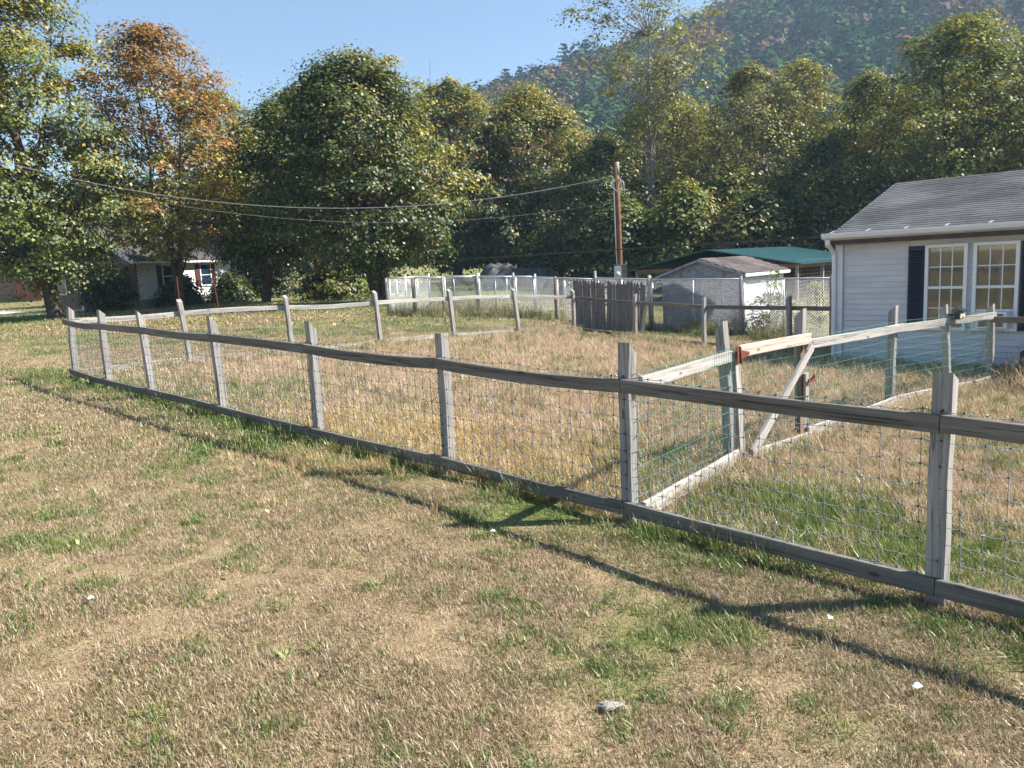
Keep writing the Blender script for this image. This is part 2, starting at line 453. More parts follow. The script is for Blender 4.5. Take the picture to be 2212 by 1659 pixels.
def np_mesh(name, V, F, mat, smooth=False, color=None):
    """V (n,3); F (m,k) all faces the same k"""
    d = bpy.data.meshes.new(name)
    V = np.ascontiguousarray(V, dtype=np.float32); F = np.ascontiguousarray(F, dtype=np.int32)
    d.vertices.add(len(V)); d.vertices.foreach_set('co', V.ravel())
    k = F.shape[1]
    d.loops.add(F.size); d.loops.foreach_set('vertex_index', F.ravel())
    d.polygons.add(len(F)); d.polygons.foreach_set('loop_start', np.arange(0, F.size, k, dtype=np.int32))
    d.polygons.foreach_set('loop_total', np.full(len(F), k, dtype=np.int32))
    if smooth: d.polygons.foreach_set('use_smooth', np.ones(len(F), dtype=bool))
    if color is not None:
        ca = d.color_attributes.new('leaf', 'FLOAT_COLOR', 'POINT')
        ca.data.foreach_set('color', np.ascontiguousarray(color, dtype=np.float32).ravel())
    if mat: d.materials.append(MATS[mat])
    d.update(calc_edges=True); d.validate(); return d
def wires(name, segs, r, mat, parent, sides=3, knots=None, kr=0.006):
    V, F = prisms(segs, r, sides)
    if knots is not None and len(knots):
        K = np.asarray(knots, float); o = np.array([[1, 0, 0], [-1, 0, 0], [0, 1, 0], [0, -1, 0], [0, 0, 1], [0, 0, -1]], float) * kr
        KV = (K[:, None, :] + o[None]).reshape(-1, 3)
        tri = np.array([[0, 2, 4, 4], [2, 1, 4, 4], [1, 3, 4, 4], [3, 0, 4, 4], [2, 0, 5, 5], [1, 2, 5, 5], [3, 1, 5, 5], [0, 3, 5, 5]])
        # octahedra written as four quads
        q = np.array([[0, 2, 1, 4], [1, 3, 0, 4], [0, 3, 1, 5], [1, 2, 0, 5]])
        KF = (np.arange(len(K)) * 6)[:, None, None] + q[None]
        F = np.concatenate([F, KF.reshape(-1, 4) + len(V)], 0); V = np.concatenate([V, KV], 0)
    c = V.mean(0)
    return place(name, np_mesh(name, V - c, F, mat), parent, Matrix.Translation(Vector(c)))
def tube(pts, rr, sides=8, cap=True):
    pts = [Vector(p) for p in pts]
    V = []; Fs = []
    prev = None
    for i, p in enumerate(pts):
        d = (pts[min(i + 1, len(pts) - 1)] - pts[max(i - 1, 0)])
        d.normalize()
        if prev is None:
            a = d.orthogonal().normalized()
        else:
            a = (prev - d * prev.dot(d))
            a = a.normalized() if a.length > 1e-6 else d.orthogonal().normalized()
        prev = a; b = d.cross(a)
        for s in range(sides):
            th = 2 * math.pi * s / sides
            V.append(p + (a * math.cos(th) + b * math.sin(th)) * rr[i])
    for i in range(len(pts) - 1):
        for s in range(sides):
            q = i * sides + s; q2 = i * sides + (s + 1) % sides
            Fs.append((q, q2, q2 + sides, q + sides))
    if cap:
        Fs.append(tuple(range(sides - 1, -1, -1))); Fs.append(tuple(range((len(pts) - 1) * sides, len(pts) * sides)))
    return V, Fs
def tube_obj(name, pts, rr, mat, parent, sides=8, smooth=True):
    pts = [Vector(p) for p in pts]; o = pts[0].copy()
    if isinstance(rr, (int, float)): rr = [rr] * len(pts)
    V, Fs = tube([p - o for p in pts], rr, sides)
    return place(name, me(name, V, Fs, mat, smooth), parent, Matrix.Translation(o))
def box(name, c, sx, sy, sz, mat, parent, xdir=(1, 0, 0), ch=0.006):
    """bevel-edged box centred at c, local X along xdir"""
    xd = Vector(xdir).normalized()
    p0 = Vector(c) - xd * sx / 2
    return board(name, p0, p0 + xd * sx, sy, sz, mat, parent, seg=1, jit=0.0, ch=min(ch, sy * .3, sz * .3))
def poly_prism(name, pts, depth, nrm, mat, parent):
    """flat polygon (world points) given thickness along nrm"""
    n = Vector(nrm).normalized() * depth
    pts = [Vector(p) for p in pts]; k = len(pts); o = pts[0].copy()
    V = [p - o for p in pts] + [p + n - o for p in pts]
    Fs = [tuple(range(k - 1, -1, -1)), tuple(range(k, 2 * k))] + [(i, (i + 1) % k, (i + 1) % k + k, i + k) for i in range(k)]
    return place(name, me(name, V, Fs, mat), parent, Matrix.Translation(o))

# ================================================================== GROUND, HILL
A_POSTS = [((-7.67, 13.58), 1.20, 0.044), ((-6.34, 12.12), 1.20, 0.005), ((-5.09, 10.87), 1.21, -0.043), ((-3.56, 9.39), 1.21, -0.024),
           ((-2.05, 7.93), 1.22, 0.023), ((-0.60, 6.66), 1.20, 0.017), ((0.80, 5.28), 1.24, 0.0), ((2.20, 3.86), 1.22, -0.007), ((3.62, 2.44), 1.22, 0.0)]
B_POSTS = [((-6.30, 15.20), 1.24, -0.085), ((-4.65, 16.50), 1.22, -0.046), ((-3.00, 18.00), 1.24, -0.061), ((-1.40, 19.75), 1.20, -0.081),
           ((0.27, 21.20), 1.18, -0.107), ((1.86, 22.2), 1.18, 0.007)]
C_POSTS = [((3.31, 20.4), 1.17, 0.03), ((4.65, 18.42), 1.18, 0.005), ((6.00, 16.5), 1.20, -0.02)]
D_POSTS = [((1.93, 6.75), 1.25, -0.068), ((2.92, 7.70), 1.30, -0.018), ((4.66, 9.40), 1.22, 0.018), ((5.85, 10.20), 1.16, -0.09), ((6.83, 10.90), 1.10, -0.03)]
A0 = np.array(A_POSTS[0][0]); A8 = np.array(A_POSTS[7][0]); A7 = np.array(A_POSTS[6][0])
ua = (A8 - A0) / np.linalg.norm(A8 - A0); na = np.array([-ua[1], ua[0]])
D5 = np.array(D_POSTS[-1][0]); ud = (D5 - A7) / np.linalg.norm(D5 - A7); nd = np.array([ud[1], -ud[0]])
B6 = np.array(B_POSTS[-1][0]); ub = (B6 - A0) / np.linalg.norm(B6 - A0); nb = np.array([-ub[1], ub[0]])
C4 = np.array(C_POSTS[-1][0]); uc = (C4 - B6) / np.linalg.norm(C4 - B6); nc = np.array([-uc[1], uc[0]])
def dA(x, y): return (x - A8[0]) * na[0] + (y - A8[1]) * na[1]
def dD(x, y): return (x - A7[0]) * nd[0] + (y - A7[1]) * nd[1]
def dB(x, y): return (x - A0[0]) * nb[0] + (y - A0[1]) * nb[1]
def dC(x, y): return (x - B6[0]) * nc[0] + (y - B6[1]) * nc[1]
def in_pasture(x, y): return (dA(x, y) > 0) & (dD(x, y) < 0) & (dB(x, y) < 0) & (dC(x, y) < 0)
def in_yard(x, y): return (dA(x, y) > 0) & (dD(x, y) >= 0) & (y < 16)
def gauss(x, y, cx, cy, r): return np.exp(-((x - cx) ** 2 + (y - cy) ** 2) / (r * r))
def green_f(x, y):
    x = np.asarray(x, float); y = np.asarray(y, float)
    n = fbm(x * 0.55 + 3, y * 0.55 + 9, 4); n2 = fbm(x * 2.2, y * 2.2 + 31, 3)
    g = 0.04 + 0.8 * sst(0.53, 0.74, n * 0.6 + n2 * 0.4)
    a = dA(x, y); inside = (a > 0) & (y < 24)
    fence = np.exp(-((a + 0.15) / 0.42) ** 2) * sst(13.9, 13.2, y)
    g = g + 0.75 * fence * sst(0.3, 0.6, fbm(x * 1.3 + 70, y * 1.3, 3))
    past = in_pasture(x, y)
    g = np.where(past, g * 0.35 + 0.55 * gauss(x, y, 1.2, 6.4, 1.0) + 0.35 * gauss(x, y, -3.2, 11.0, 1.3), g)
    yard = in_yard(x, y)
    g = np.where(yard, 0.12 + 1.0 * gauss(x, y, 1.75, 5.3, 0.95) + 0.7 * gauss(x, y, 2.6, 4.4, 0.5) + 0.5 * g * sst(0.5, 0.7, n2), g)
    g = g + 0.5 * sst(16, 30, y) * sst(0.35, 0.6, n)
    g = np.where(y > 32, 0.45 + 0.5 * sst(0.4, 0.6, fbm(x * 0.12, y * 0.08 + 5, 3)), g)
    g = g + 0.35 * gauss(x, y, -4.0, 6.0, 2.2) * n2
    return np.clip(g, 0, 1)
def gold_f(x, y):
    return np.clip(1.1 * gauss(x, y, -1.0, 7.7, 0.85) + 0.8 * gauss(x, y, 0.3, 6.6, 0.75) + 0.6 * gauss(x, y, -2.0, 8.8, 0.9) + 0.35 * gauss(x, y, -1.8, 7.2, 0.6), 0, 1)

def axis(a, b, c, n, s):
    """graded axis values, fine near c"""
    u = np.linspace(-1, 1, n)
    v = np.sinh(u * s) / math.sinh(s)
    return np.where(v < 0, c + v * (c - a), c + v * (b - c))
gx = axis(-470, 470, 0, 281, 5.6); gy = axis(-60, 510, 6, 261, 5.0)
GX, GY = np.meshgrid(gx, gy, indexing='ij')
GZ = terr(GX, GY)
V = np.stack([GX, GY, GZ], -1).reshape(-1, 3)
nx, ny = GX.shape
I = np.arange(nx * ny).reshape(nx, ny)
Fq = np.stack([I[:-1, :-1], I[1:, :-1], I[1:, 1:], I[:-1, 1:]], -1).reshape(-1, 4)
gm = np_mesh('ground', V, Fq, 'ground', True)
ga = gm.attributes.new('green', 'FLOAT', 'POINT'); ga.data.foreach_set('value', green_f(V[:, 0], V[:, 1]).astype(np.float32))
ground = bpy.data.objects.new('ground', gm); COL.objects.link(ground)
tag(ground, 'dry tan lawn with greener patches running out to the trees', 'ground', kind='structure')

RX = [-460, -300, -150, -60, -18, 60, 118, 200, 300, 460]
RH = [5, 10, 24, 48, 64, 84, 102, 128, 145, 150]
def hill_h(x, y):
    hr = np.interp(x, RX, RH)
    hr = hr * (0.94 + 0.12 * fbm(np.asarray(x) * 0.012 + 3, np.asarray(y) * 0.004, 3))
    yr = 400 - 0.1 * np.asarray(x); yb = 150 + 20 * (fbm(np.asarray(x) * 0.01, np.asarray(x) * 0 + 2, 2) - .5)
    tt = (y - yb) / (yr - yb)
    up = hr * np.clip(tt, 0, 1) ** 1.12
    dn = hr * (1 - 0.6 * np.clip((y - yr) / 100, 0, 1))
    return np.where(tt < 1, up, dn) + np.where(tt > 0, 6 * (fbm(np.asarray(x) * 0.02, np.asarray(y) * 0.02, 3) - 0.5), 0) - np.where(tt > 0.002, 0, 1.0)
hx = np.linspace(-460, 460, 131); hy = np.linspace(146, 500, 70)
HX, HY = np.meshgrid(hx, hy, indexing='ij')
HZ = base_terr(HX, HY) + hill_h(HX, HY)
V = np.stack([HX, HY, HZ], -1).reshape(-1, 3); nx, ny = HX.shape
I = np.arange(nx * ny).reshape(nx, ny)
Fq = np.stack([I[:-1, :-1], I[1:, :-1], I[1:, 1:], I[:-1, 1:]], -1).reshape(-1, 4)
hill = bpy.data.objects.new('hill', np_mesh('hill', V, Fq, 'hill_floor', True)); COL.objects.link(hill)
tag(hill, 'steep wooded hillside rising behind the trees', 'hill', kind='structure')

# ------------------------------------------------------------------ scatter (only for what nobody could count)
def scatter(name, pts, rot, sc, idx, sources, label, cat):
    d = bpy.data.meshes.new(name); d.vertices.add(len(pts))
    d.vertices.foreach_set('co', np.ascontiguousarray(pts, dtype=np.float32).ravel())
    a = d.attributes.new('rot', 'FLOAT_VECTOR', 'POINT'); a.data.foreach_set('vector', np.ascontiguousarray(rot, dtype=np.float32).ravel())
    a = d.attributes.new('sc', 'FLOAT', 'POINT'); a.data.foreach_set('value', np.ascontiguousarray(sc, dtype=np.float32))
    a = d.attributes.new('vi', 'INT', 'POINT'); a.data.foreach_set('value', np.ascontiguousarray(idx, dtype=np.int32))
    o = bpy.data.objects.new(name, d); COL.objects.link(o)
    src = bpy.data.collections.new(name + '_kinds')
    for i, s in enumerate(sources):
        so = bpy.data.objects.new('%s_kind_%02d' % (name, i), s); src.objects.link(so)
    ng = bpy.data.node_groups.new(name, 'GeometryNodeTree')
    ng.interface.new_socket('Geometry', in_out='INPUT', socket_type='NodeSocketGeometry')
    ng.interface.new_socket('Geometry', in_out='OUTPUT', socket_type='NodeSocketGeometry')
    gi = ng.nodes.new('NodeGroupInput'); go = ng.nodes.new('NodeGroupOutput')
    ip = ng.nodes.new('GeometryNodeInstanceOnPoints'); ci = ng.nodes.new('GeometryNodeCollectionInfo')
    ci.inputs['Collection'].default_value = src
    ci.inputs['Separate Children'].default_value = True; ci.inputs['Reset Children'].default_value = True
    def attr(n, ty):
        k = ng.nodes.new('GeometryNodeInputNamedAttribute'); k.data_type = ty; k.inputs['Name'].default_value = n
        return k.outputs['Attribute']
    e2r = ng.nodes.new('FunctionNodeEulerToRotation')
    L = ng.links.new
    L(gi.outputs[0], ip.inputs['Points']); L(ci.outputs[0], ip.inputs['Instance'])
    ip.inputs['Pick Instance'].default_value = True
    L(attr('vi', 'INT'), ip.inputs['Instance Index'])
    L(attr('rot', 'FLOAT_VECTOR'), e2r.inputs[0]); L(e2r.outputs[0], ip.inputs['Rotation'])
    L(attr('sc', 'FLOAT'), ip.inputs['Scale'])
    L(ip.outputs[0], go.inputs[0])
    md = o.modifiers.new('scatter', 'NODES'); md.node_group = ng
    return tag(o, label, cat, kind='stuff')

# far wood on the hill
def far_crown(seed, mat, n=340, q=0.26, shape=(1, 1, 0.95), conic=False):
    r = np.random.default_rng(seed)
    d = r.normal(size=(n, 3)); d /= np.linalg.norm(d, axis=1, keepdims=True)
    lob = 0.75 + 0.5 * r.random(n) ** 0.7
    lob *= 0.8 + 0.3 * np.sin(d[:, 0] * 5 + seed) * np.sin(d[:, 1] * 5 + 2 * seed) + 0.1 * np.sin(d[:, 2] * 9)
    c = d * lob[:, None] * np.array(shape)
    if conic:
        hgt = r.random(n) ** 0.8; th = r.random(n) * 6.283; rr = (1 - hgt) * 0.55 * (0.5 + 0.5 * r.random(n))
        c = np.stack([rr * np.cos(th), rr * np.sin(th), hgt * 2.6 - 1.0], 1)
    nrm = d * 1.2 + np.array([0, 0, 0.3]) + r.normal(size=(n, 3)) * 0.35
    return quads(c, nrm, q * (0.6 + 0.8 * r.random(n)), r), mat
def quads(c, nrm, size, r, aspect=1.0):
    n = len(c); nrm = nrm / np.maximum(np.linalg.norm(nrm, axis=1, keepdims=True), 1e-6)
    t0 = r.normal(size=(n, 3)); a = np.cross(nrm, t0); a /= np.maximum(np.linalg.norm(a, axis=1, keepdims=True), 1e-6)
    b = np.cross(nrm, a); s = np.asarray(size)[:, None] * 0.5
    V = np.stack([c - a * s * 1.15, c - b * s * aspect + nrm * s * 0.18, c + a * s * 1.15, c + b * s * aspect + nrm * s * 0.18], 1).reshape(-1, 3)
    return V, np.arange(4 * n).reshape(n, 4)
srcs = []
for i in range(5):
    (V, F), mm = far_crown(11 + i, 'far_green'); srcs.append(np_mesh('crown_far', V, F, mm))
for i in range(3):
    (V, F), mm = far_crown(31 + i, 'far_purple', 200, 0.24); srcs.append(np_mesh('crown_far', V, F, mm))
for i in range(3):
    (V, F), mm = far_crown(51 + i, 'far_orange', 220, 0.26); srcs.append(np_mesh('crown_far', V, F, mm))
r = np.random.default_rng(3)
px, py = np.meshgrid(np.arange(-260, 470, 7.6), np.arange(150, 436, 7.6), indexing='ij')
px = px.ravel() + r.uniform(-2.6, 2.6, px.size); py = py.ravel() + r.uniform(-2.6, 2.6, py.size)
keep = (px / py > -0.62) & (px / py < 1.25)
px = px[keep]; py = py[keep]
pz = base_terr(px, py) + hill_h(px, py)
s = r.uniform(4.2, 8.0, len(px))
f1 = fbm(px * 0.022 + 9, py * 0.03 + 2, 3) + r.normal(0, 0.05, len(px))
idx = np.where(f1 < 0.53, r.integers(0, 5, len(px)), np.where(f1 < 0.62, r.integers(5, 8, len(px)), r.integers(8, 11, len(px))))
idx = np.where(r.random(len(px)) < 0.12, r.integers(0, 11, len(px)), idx)
rot = np.stack([r.normal(0, .1, len(px)), r.normal(0, .1, len(px)), r.random(len(px)) * 6.28], 1)
scatter('forest', np.stack([px, py, pz + s * 0.9], 1), rot, s, idx, srcs, 'hazy autumn wood covering the far hillside', 'forest')

# ------------------------------------------------------------------ grass
def clump(seed, n, hmin, hmax, wid, spread, flop, mat, heads=0.0):
    r = np.random.default_rng(seed)
    V = []; F = []
    for i in range(n):
        a = r.random() * 6.283; rr = spread * math.sqrt(r.random())
        bx, by = rr * math.cos(a), rr * math.sin(a)
        h = r.uniform(hmin, hmax); az = r.random() * 6.283
        lean = min(1.45, abs(r.normal(0, flop))); curl = r.uniform(0.1, 0.9)
        wd = wid * r.uniform(0.6, 1.3)
        sx, sy = -math.sin(az + r.normal(0, .5)), math.cos(az)
        o = len(V); x, y, z = bx, by, -0.004
        for k in range(3):
            ww = wd * (1.0, 0.8, 0.0)[k] * 0.5
            if k < 2:
                V.append((x - sx * ww, y - sy * ww, z)); V.append((x + sx * ww, y + sy * ww, z))
            else:
                V.append((x, y, z))
            an = lean + curl * k * 0.6
            x += math.cos(az) * math.sin(an) * h * 0.5; y += math.sin(az) * math.sin(an) * h * 0.5; z += max(math.cos(an), 0.02) * h * 0.5
        F.append((o, o + 1, o + 3, o + 2)); F.append((o + 2, o + 3, o + 4, o + 4))
        if r.random() < heads:
            t_ = V[-1]; o = len(V); e = 0.010
            V += [(t_[0] - e * .5, t_[1], t_[2] - .02), (t_[0], t_[1] - e * .5, t_[2]), (t_[0] + e * .5, t_[1], t_[2] - .01), (t_[0], t_[1] + e * .5, t_[2] + .025)]
            F.append((o, o + 1, o + 2, o + 3))
    return me('clump', V, [f if f[2] != f[3] else f[:3] for f in F], mat)
KINDS = []
def add(n, *a, **k):
    i0 = len(KINDS)
    for j in range(n): KINDS.append(clump(1000 + 37 * len(KINDS), *a, **k))
    return (i0, len(KINDS))
# near lawn, mid lawn, far lawn; each as straw / olive / green
K_ns = add(6, 50, 0.014, 0.045, 0.0034, 0.09, 1.25, 'blade_straw')
K_no = add(4, 44, 0.014, 0.045, 0.0034, 0.085, 1.1, 'blade_olive')
K_ng = add(3, 28, 0.025, 0.075, 0.0045, 0.06, 0.75, 'blade_green')
K_ms = add(3, 44, 0.02, 0.06, 0.007, 0.16, 1.05, 'blade_straw')
K_mo = add(2, 44, 0.02, 0.06, 0.007, 0.16, 0.95, 'blade_olive')
K_mg = add(2, 30, 0.04, 0.11, 0.009, 0.13, 0.6, 'blade_green')
K_tb = add(4, 30, 0.10, 0.24, 0.006, 0.12, 0.55, 'blade_blond', heads=0.25)
K_ty = add(3, 30, 0.10, 0.25, 0.0065, 0.11, 0.5, 'blade_gold', heads=0.2)
K_tg = add(3, 26, 0.09, 0.22, 0.0075, 0.10, 0.5, 'blade_green')
K_fs = add(3, 34, 0.05, 0.12, 0.02, 0.40, 0.9, 'blade_straw')
K_fo = add(2, 34, 0.05, 0.12, 0.02, 0.40, 0.8, 'blade_olive')
K_fg = add(2, 34, 0.05, 0.12, 0.02, 0.38, 0.7, 'blade_green')
K_bw = add(3, 9, 0.04, 0.085, 0.016, 0.025, 1.1, 'blade_green')
K_wd = add(2, 14, 0.18, 0.42, 0.008, 0.07, 0.4, 'blade_olive', heads=0.6)
K_tl = add(2, 30, 0.08, 0.18, 0.0065, 0.12, 0.7, 'blade_blond', heads=0.1)
def pick(r, k, n): return r.integers(k[0], k[1], n)
def in_view(x, y, z, mg=0.25):
    d = np.stack([x, y, z - EYE], -1)
    f = d @ np.array(Fv); a = d @ np.array(Rv) / np.maximum(f, 1e-3); b = d @ np.array(Uv) / np.maximum(f, 1e-3)
    return (f > 0.5) & (np.abs(a) < 0.662 * (1 + mg) + 1.2 / np.maximum(f, 1)) & (b < 0.5 * (1 + mg)) & (b > -0.5 * (1 + mg) - 0.6 / np.maximum(f, 1))
HOUSE_U = np.array([math.cos(rad(-44)), math.sin(rad(-44))]); HOUSE_V = np.array([-HOUSE_U[1], HOUSE_U[0]]); HOUSE_P = np.array([6.09, 14.23])
def in_house(x, y):
    a = (x - HOUSE_P[0]) * HOUSE_U[0] + (y - HOUSE_P[1]) * HOUSE_U[1]; b = (x - HOUSE_P[0]) * HOUSE_V[0] + (y - HOUSE_P[1]) * HOUSE_V[1]
    return (a > -0.05) & (b > -0.05) & (b < 7)
PTS = []; ROT = []; SC = []; IDX = []
def sow(r, x, y, idx, sc):
    PTS.append(np.stack([x, y, terr(x, y)], 1))
    n = len(x)
    ROT.append(np.stack([r.normal(0, .12, n), r.normal(0, .12, n), r.random(n) * 6.283], 1))
    SC.append(sc); IDX.append(idx)
def zone(seed, y0, y1, dens, near):
    r = np.random.default_rng(seed)
    xm = 0.85 * y1 + 2
    n = int((y1 - y0) * 2 * xm * dens)
    x = r.uniform(-xm, xm, n); y = r.uniform(y0, y1, n)
    k = in_view(x, y, terr(x, y)) & ~in_house(x, y)
    x = x[k]; y = y[k]; n = len(x)
    g = green_f(x, y); go = gold_f(x, y); u = r.random(n); bare = fbm(x * 1.9 + 50, y * 1.9 + 20, 3) + .3 * (gauss(x, y, -1.72, 2.6, .22) + gauss(x, y, -.72, 2.62, .16) + gauss(x, y, .62, 3.42, .13) + gauss(x, y, 1.35, 2.75, .18) + gauss(x, y, -1.0, 4.2, .2))
    past = in_pasture(x, y); yard = in_yard(x, y)
    S_, O_, G_ = {0: (K_ns, K_no, K_ng), 1: (K_ms, K_mo, K_mg), 2: (K_fs, K_fo, K_fg)}[near]
    idx = np.where(u < g * 0.55, pick(r, G_, n), np.where(u < g * 0.55 + 0.26 + 0.2 * g, pick(r, O_, n), pick(r, S_, n)))
    sc = r.uniform(0.75, 1.3, n)
    keep = (bare < 0.64) | (r.random(n) < 0.25)
    if near < 2:
        # unmown grass inside the fences
        uu = r.random(n)
        ti = np.where(r.random(n) < go, pick(r, K_ty, n), np.where(uu < g * 0.6 + .06 + .25 * sst(.5, .65, fbm(x * .9 + 21, y * .9 + 8, 3)), pick(r, K_tg, n), np.where(uu < 0.5 + g * 0.3, pick(r, K_tb, n), np.where(uu < .95, pick(r, K_tl, n), pick(r, K_wd, n)))))
        tall = (past | yard) & (r.random(n) < np.where(near == 0, 0.40, 0.62))
        idx = np.where(tall, ti, idx)
        sc = np.where(tall, sc * np.where(yard, 0.6, 0.8) * (.6 + .75 * fbm(x * 1.1 + 33, y * 1.1 + 3, 3)), sc)
        keep |= tall
        # the golden fringe also grows through to the mown side
        fr = (~past) & (~yard) & (r.random(n) < go * 0.4) & (y < 12)
        idx = np.where(fr, pick(r, K_ty, n), idx); sc = np.where(fr, sc * 0.5, sc)
    else:
        inb = past
        idx = np.where(inb & (u > 0.3), pick(r, K_fs, n), idx)
    sow(r, x[keep], y[keep], idx[keep], sc[keep])
zone(1, 1.9, 4.2, 900, 0)
zone(2, 4.2, 7.5, 520, 0)
zone(3, 7.5, 13.0, 170, 1)
zone(4, 13.0, 24.0, 70, 1)
zone(5, 24.0, 48.0, 7, 2)
zone(6, 48.0, 100.0, 1.6, 2)
# strips of rank growth along fence feet
def strip(seed, p, q, n, wd, kinds, smin, smax, off=0.0):
    r = np.random.default_rng(seed)
    p = np.array(p, float); q = np.array(q, float); u = (q - p) / np.linalg.norm(q - p); nn = np.array([-u[1], u[0]])
    k = r.random(n); dd = r.normal(off, wd, n)
    x = p[0] + (q - p)[0] * k + nn[0] * dd; y = p[1] + (q - p)[1] * k + nn[1] * dd
    m_ = fbm(x * 1.1 + 13, y * 1.1 + 77, 3) > 0.42
    x = x[m_]; y = y[m_]
    ids = np.concatenate([np.arange(*kk) for kk in kinds])
    sow(r, x, y, r.choice(ids, len(x)), r.uniform(smin, smax, len(x)))
strip(21, A0, A8 + 1.9 * ua, 900, 0.16, (K_ng, K_tg, K_no), 0.6, 1.05, -0.06)
strip(22, A0, A8 + 1.9 * ua, 110, 0.08, (K_wd,), 0.5, 0.9, -0.02)
strip(23, (-4.4, 29.2), (1.7, 26.7), 420, 0.25, (K_tg, K_wd, K_tl), 1.2, 2.2)
strip(24, (1.7, 26.7), (7.5, 19.5), 420, 0.3, (K_tg, K_wd, K_tl), 1.2, 2.0)
strip(25, A0, B6, 300, 0.12, (K_tb, K_tl, K_tg), 0.8, 1.3)
strip(26, B6, C4, 350, 0.14, (K_tb, K_tl, K_tg), 0.8, 1.3)
strip(27, A7 + 0.3 * ud, D5, 380, 0.12, (K_tb, K_tg, K_tl), 0.7, 1.1)
strip(28, D5 + np.array([.2, -.2]), D5 + 3.0 * HOUSE_U, 260, 0.3, (K_tb, K_wd, K_tl), 1.0, 1.7)
# loose green tussocks and broad weeds in the mown lawn
r = np.random.default_rng(61)
tx = []; ty = []
for c in range(46):
    cx = r.uniform(-5.5, 3.0); cy = r.uniform(2.4, 9.0)
    if dA(cx, cy) > -0.1: continue
    k = r.integers(3, 11); tx.append(r.normal(cx, 0.07, k)); ty.append(r.normal(cy, 0.05, k))
tx = np.concatenate(tx); ty = np.concatenate(ty)
sow(r, tx, ty, pick(r, K_ng, len(tx)), r.uniform(0.8, 1.35, len(tx)))
bx_ = r.uniform(-6, 3.2, 420); by_ = r.uniform(2.2, 11, 420); kk_ = (dA(bx_, by_) < -.05) & (fbm(bx_ * .8 + 9, by_ * .8 + 4, 3) > .48)
bx_ = bx_[kk_]; by_ = by_[kk_]
sow(r, bx_, by_, pick(r, K_bw, len(bx_)), r.uniform(.5, 1.2, len(bx_)))
grass = scatter('grass', np.concatenate(PTS), np.concatenate(ROT), np.concatenate(SC), np.concatenate(IDX), KINDS,
                'dry straw coloured grass with green tufts covering the lawn', 'grass')
print('grass clumps', sum(len(p) for p in PTS))

# fallen leaves
r = np.random.default_rng(77)
lx = np.concatenate([r.normal(-9.0, 4.5, 1300), r.uniform(-24, -8, 500), r.uniform(-6, 3, 60)]); ly = np.concatenate([r.normal(29.0, 2.6, 1300), r.uniform(26, 40, 500), r.uniform(3, 12, 60)])
k = (dB(lx, ly) > 0.2) | (ly < 13)
lx = lx[k]; ly = ly[k]; n = len(lx)
c = np.stack([lx, ly, terr(lx, ly) + 0.06], 1)
sz = np.where(ly > 15, r.uniform(0.05, 0.11, n), r.uniform(0.025, 0.045, n))
V, F = quads(c, np.array([0, 0, 1.0]) + r.normal(0, .45, (n, 3)), sz, r)
pal = np.array([(0.46, 0.30, 0.13), (0.36, 0.20, 0.10), (0.55, 0.42, 0.22), (0.27, 0.16, 0.09), (0.5, 0.42, 0.24)])
colr = np.repeat(np.c_[pal[r.integers(0, 5, n)], np.ones(n)], 4, 0)
fl = bpy.data.objects.new('fallen_leaves', np_mesh('fallen_leaves', V, F, 'leaf', color=colr)); COL.objects.link(fl)
tag(fl, 'scattered fallen maple leaves lying on the lawn', 'leaves', kind='stuff')

# concrete path by the white house
def sheet(name, pts, dz, mat, label, cat):
    V = []; Fs = []
    for (x0, y0), (x1, y1) in pts:
        V += [(x0, y0, tz(x0, y0) + dz), (x1, y1, tz(x1, y1) + dz)]
    top = len(V)
    V += [(x, y, z - 0.12) for (x, y, z) in V]
    for i in range(0, top - 2, 2): Fs.append((i, i + 1, i + 3, i + 2))
    for i in range(0, top - 2, 2):
        Fs.append((i, i + 2, i + 2 + top, i + top)); Fs.append((i + 1, i + 1 + top, i + 3 + top, i + 3))
    o = bpy.data.objects.new(name, me(name, V, Fs, mat)); COL.objects.link(o)
    return tag(o, label, cat, kind='structure')
sheet('path', [((-23.5, 42.2), (-23.2, 43.4)), ((-28.0, 46.0), (-27.4, 47.4)), ((-33.0, 50.5), (-32.2, 52.2)), ((-42.0, 58.0), (-41.0, 60.0))], 0.03, 'concrete', 'pale concrete path leading to the white house', 'path')
sheet('garden_path', [((-12.5, 43.0), (-12.0, 44.2)), ((-7.0, 44.5), (-6.8, 45.6)), ((-1.0, 46.5), (-1.0, 47.5))], 0.02, 'concrete', 'grey concrete path under the maples', 'path')

# ================================================================== WOODEN FENCES
def post(parent, xy, h, lean, face, mat='wood_grey', w=0.089, cut=(0.0, 0.05), sink=0.12, name='post', lat=None):
    x, y = xy; z = tz(x, y)
    vd = Vector((x, y, 0)).normalized(); la = Vector((vd.y, -vd.x, 0))
    p0 = Vector((x, y, z - sink)); p1 = Vector((x, y, z + h)) + la * lean
    # local X up; local Y = face normal direction
    xd = (p1 - p0).normalized(); fy = Vector((face[0], face[1], 0)).normalized()
    zd = xd.cross(fy)
    return place(name, board_mesh(name, (p1 - p0).length, w * random.uniform(.94, 1.06), w * random.uniform(.94, 1.06), mat, seg=5, jit=0.005, cut=cut, bow=random.uniform(-.012, .012), sag=random.uniform(-.01, .01)), parent, frame(xd, zd, p0))
def along(xy, h, off=(0, 0)):
    return Vector((xy[0] + off[0], xy[1] + off[1], tz(*xy) + h))

nA = -na            # camera side of the front fence
